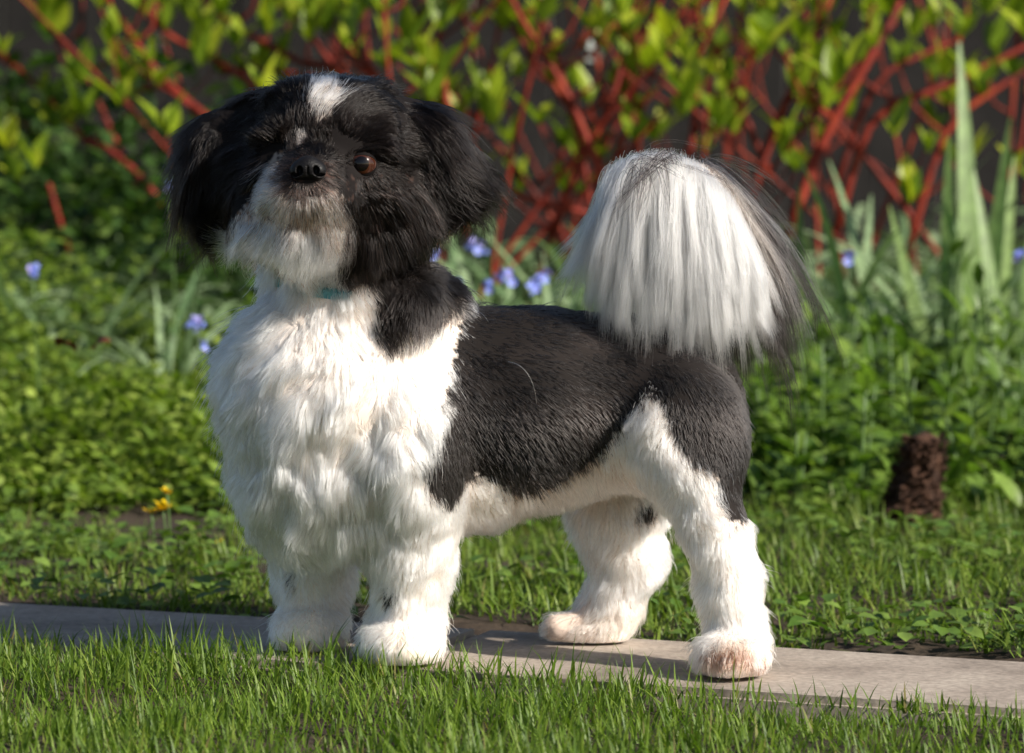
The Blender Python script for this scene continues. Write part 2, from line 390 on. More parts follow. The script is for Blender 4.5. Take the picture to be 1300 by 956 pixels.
for args in (
    (1090, 1.15, 0.15, 3, 'leafy green plant with upright pale leaves just left of the brown stump'),
    (1175, 1.22, 0.19, 3, 'bright leafy plant whose leaves hang over the top of the brown stump'),
    (1245, 1.18, 0.14, 3, 'leafy plant with broad pointed leaves to the right of the brown stump'),
    (1296, 1.30, 0.18, 3, 'leafy plant cut by the right edge of the picture, level with the stump'),
    (1205, 1.60, 0.25, 4, 'tall leafy plant with pale upright leaves below the iris blades'),
    (1275, 1.65, 0.22, 4, 'leafy plant at the right edge below the shorter iris clump'),
    (1120, 1.62, 0.21, 4, 'leafy plant under the deep blue flower to the right of the tail'),
    (1050, 1.58, 0.19, 4, 'leafy plant between the tail tip and the deep blue flower'),
    (985, 1.62, 0.18, 4, 'leafy plant directly behind the black tip of the tail'),
    (1010, 1.12, 0.13, 3, 'low leafy plant rising from the grass behind the hind leg'),
    (1045, 1.32, 0.17, 3, 'leafy plant in the middle of the bed, halfway from tail to stump'),
    (1140, 1.40, 0.19, 4, 'leafy plant close behind the brown stump, shading it'),
    (1235, 1.42, 0.20, 4, 'leafy plant with broad leaves up and to the right of the stump'),
    (960, 1.35, 0.15, 3, 'leafy plant seen just past the dog\'s rump'),
): leafy_plant(*args)

STRAP = leaf_meshes('blade', M['strap'], 0.32, 0.013, 'strap', (0.8, 1.4, 2.0, 2.5), 0.2, 9)
def strap_clump(px, Y, nb, label, sc=1.0):
    b = at(px, 500, Y); b[2] = float(ground_height(b[0], Y))
    p = empty('strap_leaf_clump', b, label, 'plant', 'clumps of arching strap leaves')
    for i in range(nb):
        a = random.uniform(0, 6.28)
        put_leaf('blade', random.choice(STRAP), p, (random.uniform(-.06, .06), random.uniform(-.05, .05), 0), a, random.uniform(1.0, 1.5), random.uniform(-.4, .4), sc * random.uniform(.7, 1.3))
for args in (
    (690, 1.95, 40, 'clump of grey green arching strap leaves between the head and the tail', 1.0),
    (600, 2.1, 34, 'clump of grey green strap leaves close beside the dog\'s left ear', 0.95),
    (770, 2.2, 30, 'clump of grey green strap leaves half hidden behind the white tail plume', 0.95),
    (1030, 1.95, 40, 'clump of strap leaves just right of the black side of the tail', 1.0),
    (1140, 2.0, 44, 'clump of arching strap leaves above the blue flower right of the tail', 1.1),
    (1240, 2.05, 38, 'clump of strap leaves spreading at the foot of the tall iris', 1.0),
    (215, 2.0, 30, 'clump of strap leaves behind the dark ear on the shaded side of the head', 0.9),
    (70, 2.1, 26, 'clump of strap leaves at the edge of the bed near the left corner', 0.9),
    (140, 2.6, 26, 'clump of dull strap leaves under the thin red branches', 1.0),
): strap_clump(*args)

IRISB = leaf_meshes('blade', M['iris'], 0.40, 0.030, 'strap', (0.05, 0.18, 0.4), 0.15, 8)
def iris(px, Y, specs, label):
    b = at(px, 500, Y); b[2] = float(ground_height(b[0], Y))
    p = empty('iris_plant', b, label, 'plant', 'iris plants with sword leaves')
    for dx, lean, sc in specs:
        o = put_leaf('blade', random.choice(IRISB), p, (dx, random.uniform(-.02, .02), 0), 0, 0, 0, sc)
        o.rotation_euler = (Matrix.Rotation(math.radians(lean), 3, 'Y') @ Matrix.Rotation(random.uniform(-.5, .5), 3, 'Z') @ Matrix.Rotation(1.5, 3, 'X')).to_euler()
iris(1230, 1.95, [(-.03, -14, .75), (.0, 2, 1.27), (.008, 4, 1.02), (.02, 9, .9), (-.012, -7, .98), (.03, 16, .7)], 'tall iris with pale upright sword leaves reaching up through the red stems')
iris(1288, 1.85, [(-.01, -3, .86), (.01, 3, .92), (.03, 8, .8), (-.02, -11, .66), (.05, 13, .9)], 'shorter iris clump with sword leaves at the right edge of the picture')

# blue flowers
def petal_flower(name, n, pl, pw, mat, cup=0.35):
    v0, f0 = leaf_template(pl, pw, 'oval', -0.3, 0.2, 3); vs, fs = [], []
    for k in range(n):
        a = 2 * math.pi * k / n; v = v0 @ np.array(Matrix.Rotation(cup, 3, 'X')).T @ np.array(Matrix.Rotation(a, 3, 'Z')).T
        fs.append(f0 + k * len(v0)); vs.append(v)
    return mesh_np(name, np.vstack(vs), np.vstack(fs), mat)
BLUE = petal_flower('flower', 5, 0.0075, 0.0074, M['blue'])
SMALL = leaf_meshes('leaf', M['cover'], 0.035, 0.011, 'lance', (0.5, 0.9), 0.25, 4)
def eye_disc(parent):
    me = bpy.data.meshes.get('flower_eye')
    if me is None:
        bm = bmesh.new(); bmesh.ops.create_cone(bm, segments=6, radius1=0.0012, radius2=0.0006, depth=0.0012, cap_ends=True)
        me = bpy.data.meshes.new('flower_eye'); bm.to_mesh(me); bm.free(); me.materials.append(M['yellow'])
    o = mobj('flower_eye', me, parent, (0, 0, 0.0012))
def forget_me_not(px, py, Y, nf, label, spread=0.011):
    top = at(px, py, Y); gz = float(ground_height(top[0], Y)); H = top[2] - gz
    p = empty('forget_me_not', (top[0], Y, gz), label, 'flower', 'blue forget-me-not sprays')
    mobj('stem', tube_mesh('stem', spline([(0.01, 0.01, 0), (.004, .0, H * .6), (0, 0, H)], 6), np.linspace(.0016, .001, 6), M['stalk'], 5), p)
    for j in range(6): put_leaf('leaf', random.choice(SMALL), p, (0.003, 0, H * (0.1 + .12 * j)), j * 2.4, random.uniform(.3, .9), 0, random.uniform(.7, 1.1))
    for j in range(nf):
        a = j * 2.4; r = spread * math.sqrt((j + .3) / nf)
        o = mobj('flower', BLUE, p, (r * math.cos(a), 0.5 * r * math.sin(a) - .004, H + 0.7 * r * math.sin(a) + random.uniform(-.003, .003)))
        o.rotation_euler = (random.uniform(.5, 1.2), random.uniform(-.3, .5), random.uniform(0, 6)); o.scale = [random.uniform(.85, 1.15)] * 3
        eye_disc(o)
for args in (
    (605, 316, 1.75, 7, 'pale blue forget-me-not spray standing highest behind the dog\'s left ear', .014),
    (549, 328, 1.7, 5, 'blue forget-me-not tucked under the lower edge of the dog\'s left ear', .010),
    (641, 352, 1.6, 7, 'round blue forget-me-not cluster above the middle of the dog\'s back', .012),
    (622, 364, 1.6, 3, 'tiny blue forget-me-not beside the round blue cluster above the back', .006),
    (577, 361, 1.6, 5, 'blue forget-me-not just above the white stripe behind the neck', .010),
    (688, 353, 1.6, 5, 'blue and pink forget-me-not near the long white wisps of the tail', .010),
    (678, 367, 1.55, 4, 'pinkish forget-me-not low on the back line under a blue one', .008),
    (1076, 327, 1.7, 4, 'deep blue forget-me-not standing alone right of the tail', .008),
    (1293, 326, 1.8, 4, 'deep blue forget-me-not beside the iris at the right edge', .008),
    (41, 344, 1.6, 4, 'single blue forget-me-not at the far left among yellow green leaves', .008),
    (251, 412, 1.5, 6, 'blue forget-me-not beside the white chest ruff', .011),
    (259, 441, 1.45, 3, 'small blue forget-me-not partly hidden by the chest ruff, below another', .006),
    (216, 238, 2.0, 4, 'pale blue forget-me-not level with the dark ear on the shaded side', .008),
    (755, 360, 1.6, 4, 'forget-me-not seen through the thin white wisps of the tail', .009),
    ): forget_me_not(*args)

# yellow flowers in the verge
YEL = leaf_meshes('petal', M['yellow'], 0.0125, 0.0078, 'oval', (-0.3, 0.2), 0.2, 3)
def yellow_flower(px, py, label, sc=1.0, npet=8):
    Yg = 0.78; top = at(px, py, Yg); gz = float(ground_height(top[0], Yg)); H = max(top[2] - gz, 0.01)
    p = empty('yellow_flower', (top[0], Yg, gz), label, 'flower', 'yellow flowers in the verge')
    mobj('stem', tube_mesh('stem', spline([(0.004, 0.0, 0), (.002, 0, H * .6), (0, 0, H)], 5), np.full(5, .001), M['stalk'], 5), p)
    for k in range(npet): put_leaf('petal', YEL[k % 2], p, (0, 0, H), 6.283 * k / npet, 0.5 + random.uniform(-.3, .3), 0, sc * random.uniform(.9, 1.1))
yellow_flower(192, 652, 'yellow flower lowest and leftmost of the little yellow group in the verge', .9)
yellow_flower(207, 648, 'largest open yellow flower in the middle of the group in the verge', 1.15)
yellow_flower(212, 627, 'small yellow flower standing just above the rest of the group', .75, 6)
yellow_flower(280, 691, 'tiny single yellow flower nearer the dog\'s front leg', .6, 6)

# dead leaves caught in the ground cover
DEAD = leaf_meshes('dead_leaf', M['dead'], 0.034, 0.022, 'oval', (1.2,), 0.5, 4)[0]
for px, py, lab in ((72, 440, 'dark brown dead leaf leftmost in the ground cover'), (97, 448, 'small reddish dead leaf between two darker ones'), (120, 444, 'orange brown dead leaf nearest the dog in the ground cover')):
    o = mobj('dead_leaf', DEAD, None, at(px, py, 1.12)); o.rotation_euler = (random.uniform(.6, 1.2), random.uniform(-.5, .5), random.uniform(0, 6)); o.scale = [random.uniform(.7, 1.0)] * 3
    tag(o, lab, 'leaf', 'dead leaves in the ground cover')

# brown stump
def stump():
    b = at(1152, 655, 0.95); b[2] = 0
    p = empty('stump', (b[0], 0.95, float(ground_height(b[0], .95)) - .005), 'short dark brown rough stump poking out of the grass', 'stump')
    n, m_ = 22, 20; vs = []
    for i in range(n):
        t = i / (n - 1); z = t * 0.108; r = 0.030 * (1 - .40 * t) + (0.008 * (1 - t) ** 3)
        if t > .85: r *= math.sqrt(max(0.02, 1 - ((t - .85) / .15) ** 2))
        for j in range(m_):
            a = 2 * math.pi * j / m_; q = np.array([math.cos(a) * 7, math.sin(a) * 7, t * 16])
            rr = r * (1 + .2 * float(vnoise(q * .5, 2)) + .2 * float(vnoise(q * 1.7, 3)))
            vs.append((rr * math.cos(a) + .018 * t, rr * math.sin(a), z))
    fs = [[i * m_ + j, i * m_ + (j + 1) % m_, (i + 1) * m_ + (j + 1) % m_, (i + 1) * m_ + j] for i in range(n - 1) for j in range(m_)]
    fs.append([(n - 1) * m_ + j for j in range(m_)])
    me = bpy.data.meshes.new('bark'); me.from_pydata(vs, [], fs); me.materials.append(M['stump'])
    mobj('bark', me, p)
    # loose bark flakes
    fl, ff = leaf_template(.011, .008, 'oval', .3, .3, 2); N = 700; tt = rng.random(N); aa = U(0, 6.28, N)
    r = .030 * (1 - .40 * tt)
    v, f = scatter(fl, ff, np.stack([r * np.cos(aa) + .018 * tt, r * np.sin(aa), tt * .1], -1), aa, U(.3, 1.3, N), U(-.6, .6, N), U(.5, 1.2, N))
    mobj('bark_flakes', mesh_np('bark_flakes', v, f, M['stump']), p)['kind'] = 'stuff'
stump()

# ------------------------------------------------------------------ red stemmed shrubs
DLEAF = leaf_meshes('leaf', M['dogwood'], 0.060, 0.024, 'lance', (-0.25, 0.15, 0.5), 0.35, 5)
def shrub(base_px, Y, explicit, nrand, xr, whorls, label, seed, leaf_cap=295):
    R = random.Random(seed); b = at(base_px, 500, Y); b[2] = 0
    p = empty('red_stemmed_shrub', b, label, 'shrub', 'red stemmed shrubs behind the bed')
    off = Vector(b); paths = []
    for pts, r0, yy in explicit:
        w = [at(x_, y_, yy + 0.02 * i) for i, (x_, y_) in enumerate(pts)]
        paths.append((spline(w, 10), r0 * .78))
    for i in range(nrand):
        x0 = R.uniform(*xr); yy = Y + R.uniform(-.35, .4); lean = R.gauss(0, .45); H = R.uniform(.45, .75)
        g = at(x0, 500, yy); g[2] = 0.02
        bow = R.uniform(-.12, .12)
        w = [g, g + [lean * H * .35 + bow * .3, R.uniform(-.03, .03), H * .4], g + [lean * H * .7 + bow * .35, R.uniform(-.05, .05), H * .72], g + [lean * H * .95, R.uniform(-.06, .06), H]]
        paths.append((spline(w, 10), R.uniform(.0024, .0056)))
    nodes = []
    for pts, r0 in paths:
        st = mobj('stem', tube_mesh('stem', pts - np.array(off), np.linspace(r0, r0 * .55, len(pts)) * (1 + .06 * np.cos(np.arange(len(pts)) * 2.5)), M['bark_red'], 7), p)
        for _ in range(R.choice((2, 3, 3, 4))):                       # side twigs
            k = R.randint(3, 8); q = pts[k]; s = R.choice((-1, 1)); l = R.uniform(.05, .14)
            tip = q + np.array([s * l * R.uniform(.3, .8), R.uniform(-.06, .03), l * R.uniform(.6, 1)])
            mobj('twig', tube_mesh('twig', spline([q, (q + tip) / 2 + [s * .012, 0, -.008], tip], 5) - np.array(off), np.linspace(r0 * .5, .0015, 5), M['bark_red'], 5), st)
            nodes.append((tip, R.uniform(.65, 1.05)))
        nodes.append((pts[-1], 1.0))
        for k in (5, 7): 
            if R.random() < .55: nodes.append((pts[k], .75))
    for x_, y_, yy in whorls: nodes.insert(0, (at(x_, y_, yy), 1.1))
    nl = 0; extra = []
    for q, sc in nodes:
        k = R.choice((3, 4, 4, 5)); a0 = R.uniform(0, 6.28)
        for j in range(k):
            args = (q - np.array(off), a0 + 6.28 * j / k + R.uniform(-.3, .3), R.uniform(.75, 1.35), R.uniform(-.4, .4), sc * R.uniform(.45, 1.25))
            if nl < leaf_cap: put_leaf('leaf', R.choice(DLEAF), p, *args); nl += 1
            else: extra.append(args)
    if extra:
        tv, tf = leaf_template(0.062, 0.026, 'lance', 0.2, 0.35, 5)
        v, f = scatter(tv, tf, np.array([e[0] for e in extra]), *[np.array([e[i] for e in extra]) for i in (1, 2, 3, 4)])
        mobj('leaves', mesh_np('leaves', v, f, M['dogwood'], True, {'tint': ('FLOAT', np.repeat(rng.random(len(extra)), len(tv)))}), p)['kind'] = 'stuff'
shrub(330, 2.7, [
    ([(380, 330), (310, 195), (245, 135), (205, 98), (168, 48), (130, -10)], .0095, 2.45),
    ([(430, 330), (340, 130), (265, 72), (215, 45), (175, -5)], .0075, 2.6),
    ([(260, 330), (165, 210), (100, 172), (60, 122), (5, 70)], .0075, 2.55),
    ([(200, 300), (120, 120), (90, 70), (45, 12), (30, -20)], .006, 2.75),
    ([(90, 330), (40, 170), (0, 140), (-40, 120)], .006, 2.6),
    ([(240, 134), (205, 112), (162, 120)], .004, 2.46),
    ([(520, 300), (440, 95), (395, 85), (350, 62), (290, 28), (240, -20)], .0085, 2.6),
    ([(500, 200), (420, 80), (385, 30), (370, -20)], .0065, 2.7),
    ([(470, 110), (380, 95), (320, 88), (280, 95)], .006, 2.65),
    ([(520, 200), (480, 100), (445, 48), (422, -10)], .0075, 2.55),
    ([(590, 300), (560, 90), (520, 25), (508, -15)], .008, 2.5),
], 14, (330, 640), [
    (340, 45, 2.45), (345, 15, 2.5), (185, 20, 2.5), (210, 18, 2.7), (260, 45, 2.5), (255, 85, 2.5), (100, 108, 2.5), (150, 92, 2.5), (152, 135, 2.4), (105, 150, 2.5), (240, 25, 2.6), (60, 40, 2.8),
    (280, 20, 2.5), (300, 60, 2.6), (440, 60, 2.4), (452, 30, 2.5), (485, 20, 2.5), (490, 90, 2.4), (550, 130, 2.35), (540, 100, 2.4), (560, 40, 2.5), (580, 25, 2.6), (20, 230, 2.4), (70, 165, 2.6), (10, 190, 2.5), (45, 215, 2.3), (400, 30, 2.5), (520, 60, 2.5)],
    'sparse red stemmed shrub with lime leaves spreading behind the dog\'s head', 3)
shrub(900, 2.75, [
    ([(700, 300), (740, 200), (775, 130), (800, 40), (810, -20)], .0085, 2.5),
    ([(780, 270), (750, 190), (715, 110), (665, 30), (640, -20)], .009, 2.45),
    ([(790, 270), (730, 150), (690, 90), (640, 20)], .008, 2.55),
    ([(760, 275), (640, 240), (590, 170), (560, 120)], .007, 2.5),
    ([(1000, 300), (1040, 190), (1100, 80), (1130, 30), (1150, -20)], .0115, 2.4),
    ([(940, 300), (980, 170), (1030, 60), (1060, -20)], .0095, 2.5),
    ([(1060, 300), (1110, 150), (1200, 110), (1300, 60), (1340, 40)], .0085, 2.5),
    ([(860, 300), (880, 170), (885, 60), (880, -20)], .009, 2.6),
    ([(980, 230), (920, 90), (890, 30), (870, -10)], .0075, 2.6),
    ([(1150, 330), (1200, 170), (1270, 110), (1320, 80)], .008, 2.7),
    ([(1060, 240), (1110, 110), (1170, 70), (1220, 50)], .007, 2.6),
    ([(740, 290), (790, 180), (810, 70), (790, -20)], .008, 2.7),
], 30, (640, 1300), [
    (630, 130, 2.4), (625, 160, 2.45), (690, 30, 2.4), (640, 40, 2.6), (790, 20, 2.4), (820, 90, 2.45), (800, 150, 2.4), (842, 70, 2.3), (870, 60, 2.35), (860, 110, 2.35), (875, 130, 2.3), (868, 150, 2.4), (915, 165, 2.35), (975, 60, 2.3), (968, 70, 2.5), (1020, 60, 2.5),
    (1060, 110, 2.35), (1075, 90, 2.4), (1050, 140, 2.4), (1135, 175, 2.3), (1178, 195, 2.3), (1155, 260, 2.3), (1230, 40, 2.4), (1255, 20, 2.4), (1265, 70, 2.5), (1160, 50, 2.6), (1200, 100, 2.6), (1290, 30, 2.5), (1000, 180, 2.4), (930, 170, 2.4), (1100, 20, 2.5), (1240, 110, 2.3)],
    'dense red stemmed shrub with lime leaves between the tail and the right edge', 5)
tg_ = mobj('plant_tag', bevel_box('plant_tag', 0.026, 0.002, 0.032, 0.0006, M['tagwhite'], 0, 1), None, at(755, 66, 3.0)); tg_.rotation_euler = (0.1, 0.25, 0.1)
tag(tg_, 'small pale blurred tag hanging among the red stems above the tail', 'tag')
# ------------------------------------------------------------------ the dog
PXM = 1580.0
def chart(p):
    """side-view chart of the coat: across and down, in 1/1580 m, same for every viewpoint"""
    return 650 + PXM * p[..., 0], 845 - PXM * p[..., 2]
PR = []                                        # (part, kind, data)
def cap(part, a, b, ra, rb):
    PR.append((part, 'c', np.array(at(*a)), np.array(at(*b)), ra / PXM, rb / PXM))
def ell(part, c, r, rot=(0, 0, 0)):
    """rot: roll in the picture plane, yaw about the vertical, pitch (degrees)"""
    R_ = (Matrix.Rotation(math.radians(rot[1]), 3, 'Z') @ Matrix.Rotation(math.radians(rot[0]), 3, 'Y') @ Matrix.Rotation(math.radians(rot[2]), 3, 'X'))
    PR.append((part, 'e', np.array(at(*c)), np.array(r) / PXM, np.array(R_)))
TORSO, CHEST, LEGN, LEGF, HINDN, HINDF, HEAD, MUZ, EARL, EARR, TAIL = range(11)
# trunk
cap(TORSO, (560, 505, .045), (680, 516, .048), 118, 122)
cap(TORSO, (680, 516, .048), (790, 508, .048), 122, 108)
ell(TORSO, (855, 520, .045), (92, 118, 108), (-20, 0, 0))
ell(TORSO, (600, 600, .045), (80, 72, 80))
# neck and chest
cap(CHEST, (435, 345, .03), (448, 450, .03), 92, 116)
ell(CHEST, (428, 495, .02), (142, 130, 120))
ell(CHEST, (422, 590, .03), (124, 105, 112))
ell(CHEST, (400, 640, .02), (48, 70, 45))
ell(CHEST, (520, 400, .02), (60, 62, 95))
# near front leg
ell(LEGN, (528, 560, -.012), (62, 105, 68))
cap(LEGN, (527, 610, -.002), (523, 700, .015), 54, 44)
cap(LEGN, (523, 700, .015), (517, 795, .025), 43, 38)
ell(LEGN, (508, 818, .015), (46, 24, 50))
for x_, y_ in ((478, -.004), (498, -.016), (520, -.016), (540, -.004)): ell(LEGN, (x_, 824, y_), (15, 17, 20))
# far front leg
ell(LEGF, (385, 610, .085), (58, 90, 50))
cap(LEGF, (390, 640, .092), (398, 720, .094), 46, 42)
cap(LEGF, (398, 720, .094), (400, 785, .094), 40, 34)
ell(LEGF, (392, 802, .085), (42, 22, 46))
for x_, y_ in ((365, .064), (383, .054), (402, .054), (420, .064)): ell(LEGF, (x_, 806, y_), (14, 16, 18))
# near hind leg
ell(HINDN, (876, 548, -.012), (72, 92, 56), (-12, 0, 0))
cap(HINDN, (886, 600, -.02), (910, 672, -.028), 46, 32)
cap(HINDN, (910, 672, -.028), (928, 745, -.033), 31, 26)
cap(HINDN, (928, 745, -.033), (937, 800, -.037), 26, 29)
ell(HINDN, (930, 832, -.050), (41, 22, 42))
for k, (x_, y_) in enumerate(((899, -.064), (916, -.076), (936, -.078), (955, -.068))): ell(HINDN, (x_, 839, y_), (12, 13, 19))
# far hind leg
ell(HINDF, (800, 600, .105), (62, 90, 50), (15, 0, 0))
cap(HINDF, (778, 650, .108), (798, 705, .11), 50, 38)
cap(HINDF, (798, 705, .11), (778, 765, .113), 36, 26)
cap(HINDF, (778, 775, .113), (765, 800, .112), 32, 24)
cap(HINDF, (770, 798, .108), (704, 797, .098), 22, 17)
# head
ell(HEAD, (425, 200, -.015), (92, 92, 88))
ell(HEAD, (480, 262, -.01), (68, 72, 72))
ell(HEAD, (345, 235, -.012), (62, 66, 66))
ell(HEAD, (430, 290, -.02), (75, 55, 70))
ell(HEAD, (420, 172, .005), (118, 66, 74), (4, 0, 0))
ell(HEAD, (425, 150, -.03), (70, 42, 60))
for x_, y_, Y_ in ((459, 182, -.0575), (352, 168, -.053)): ell(HEAD, (x_, y_, Y_), (25, 8, 17))
for x_, y_, Y_ in ((460, 232, -.058), (352, 215, -.052)): ell(HEAD, (x_, y_, Y_), (24, 9, 16))
ell(MUZ, (374, 246, -.082), (40, 30, 42))                    # upper lip pads
ell(MUZ, (412, 248, -.082), (38, 30, 42))
ell(MUZ, (392, 222, -.085), (30, 28, 38))
ell(MUZ, (388, 290, -.070), (48, 34, 44))                    # chin
ell(MUZ, (330, 280, -.05), (34, 30, 36))
# ears: hanging flaps
ell(EARL, (306, 180, .010), (44, 46, 36), (25, 20, 0))
ell(EARL, (274, 214, .006), (42, 64, 32), (8, 25, 0))
ell(EARR, (524, 178, .0), (46, 46, 40), (-25, -10, 0))
ell(EARR, (554, 212, -.006), (48, 62, 34), (-34, -14, 0))
# tail
TP = [(868, 425, .05), (912, 390, .052), (930, 330, .05), (918, 270, .048), (880, 230, .046), (830, 215, .044), (792, 226, .042)]
for a, b, r in zip(TP[:-1], TP[1:], (26, 22, 19, 17, 15, 12)): cap(TAIL, a, b, r, r * .88)

def sdf(p, want_part=False):
    acc = np.zeros(p.shape[:-1]); K = 0.0075; best = np.full(p.shape[:-1], 1e9); part = np.zeros(p.shape[:-1], int)
    for pr in PR:
        if pr[1] == 'c':
            _, _, a, b, ra, rb = pr; ab = b - a; t = np.clip(((p - a) @ ab) / (ab @ ab), 0, 1)
            d = np.linalg.norm(p - a - t[..., None] * ab, axis=-1) - (ra + (rb - ra) * t)
        else:
            _, _, c, r, R_ = pr; q = (p - c) @ R_; rr = r[[0, 2, 1]]
            k0 = np.linalg.norm(q / rr, axis=-1); k1 = np.linalg.norm(q / rr ** 2, axis=-1)
            d = k0 * (k0 - 1) / np.maximum(k1, 1e-6)
            d = np.where(k0 < .2, -r.min(), d)
        if want_part:
            m = d < best; best = np.where(m, d, best); part = np.where(m, pr[0], part)
        else: acc += np.exp(-np.clip(d, -.05, .2) / K)
    if want_part: return part
    return -K * np.log(np.maximum(acc, 1e-30))

def surface_nets(lo, hi, h, fn):
    ax = [np.arange(lo[i], hi[i] + h, h) for i in range(3)]
    G = np.stack(np.meshgrid(*ax, indexing='ij'), -1); V = np.empty(G.shape[:3])
    for i in range(0, G.shape[0], 24): V[i:i + 24] = fn(G[i:i + 24])
    inside = V < 0; nx, ny, nzz = V.shape
    acc = np.zeros((nx - 1, ny - 1, nzz - 1, 3)); cnt = np.zeros((nx - 1, ny - 1, nzz - 1))
    corners = [(i, j, k) for i in (0, 1) for j in (0, 1) for k in (0, 1)]
    sl = lambda c: tuple(slice(c[a], V.shape[a] - 1 + c[a]) for a in range(3))
    for c in corners:
        for a in range(3):
            if c[a] == 0:
                c2 = list(c); c2[a] = 1; c2 = tuple(c2); va, vb = V[sl(c)], V[sl(c2)]
                m = (va < 0) != (vb < 0); t = np.where(m, va / np.where(m, va - vb, 1), 0)
                pt = np.broadcast_to(np.array(c, float), acc.shape).copy(); pt[..., a] += t
                acc += pt * m[..., None]; cnt += m
    act = cnt > 0; ids = np.full(act.shape, -1); ids[act] = np.arange(act.sum())
    ii = np.argwhere(act); verts = (ii + acc[act] / cnt[act][:, None]) * h + np.array(lo)
    faces = []
    for a in range(3):
        b, c = (a + 1) % 3, (a + 2) % 3
        s0 = [slice(1, V.shape[d] - 1) for d in range(3)]; s0[a] = slice(0, V.shape[a] - 1); s1 = list(s0); s1[a] = slice(1, V.shape[a])
        i0, i1 = inside[tuple(s0)], inside[tuple(s1)]; e = np.argwhere(i0 != i1); fl = i0[i0 != i1]
        off = np.array([0 if d == a else 1 for d in range(3)]); e = e + off
        eb = np.zeros(3, int); eb[b] = 1; ec = np.zeros(3, int); ec[c] = 1
        g = lambda q: ids[q[:, 0], q[:, 1], q[:, 2]]
        quad = np.stack([g(e - eb - ec), g(e - ec), g(e), g(e - eb)], -1)
        quad[~fl] = quad[~fl][:, ::-1]; faces.append(quad)
    return verts, np.vstack(faces)
BV, BF = surface_nets((-.30, -.16, -.006), (.27, .20, .50), 0.0036, sdf)
BV[:, 2] = np.maximum(BV[:, 2], 0.001)

def in_poly(u, v, poly):
    poly = np.array(poly, float); r = np.zeros(u.shape, bool); n = len(poly)
    for i in range(n):
        x1, y1 = poly[i]; x2, y2 = poly[(i + 1) % n]
        if y1 == y2: continue
        c = ((y1 > v) != (y2 > v)) & (u < (x2 - x1) * (v - y1) / (y2 - y1) + x1); r ^= c
    return r
SADDLE = [(574, 350), (584, 400), (578, 440), (572, 480), (560, 530), (546, 560), (530, 585), (540, 612), (560, 635), (573, 645), (588, 615), (605, 604), (628, 610), (648, 630), (681, 628), (707, 617), (758, 584), (773, 561), (800, 525), (823, 492), (843, 517), (851, 550), (873, 580), (906, 598), (910, 635), (921, 654), (945, 660), (1000, 660), (1000, 340)]
NAPE = [(470, 330), (560, 320), (578, 355), (576, 384), (556, 402), (522, 414), (488, 428), (474, 418), (480, 395)]
BLAZE = [(392, 122), (404, 102), (424, 100), (436, 112), (436, 130), (424, 146), (412, 156), (402, 146)]
MUZZLE = [(360, 186), (338, 220), (326, 248), (300, 274), (292, 306), (318, 318), (335, 345), (372, 352), (400, 362), (424, 356), (431, 320), (448, 290), (449, 255), (434, 226), (418, 200), (395, 192)]
WHITE, BLACK, GREY, RUST, CREAM, TAN = [np.array(c) for c in ((.90, .865, .81), (.013, .0095, .0085), (.22, .19, .17), (.30, .115, .05), (.78, .66, .50), (.55, .36, .23))]
HEADPARTS = (HEAD, MUZ, EARL, EARR)
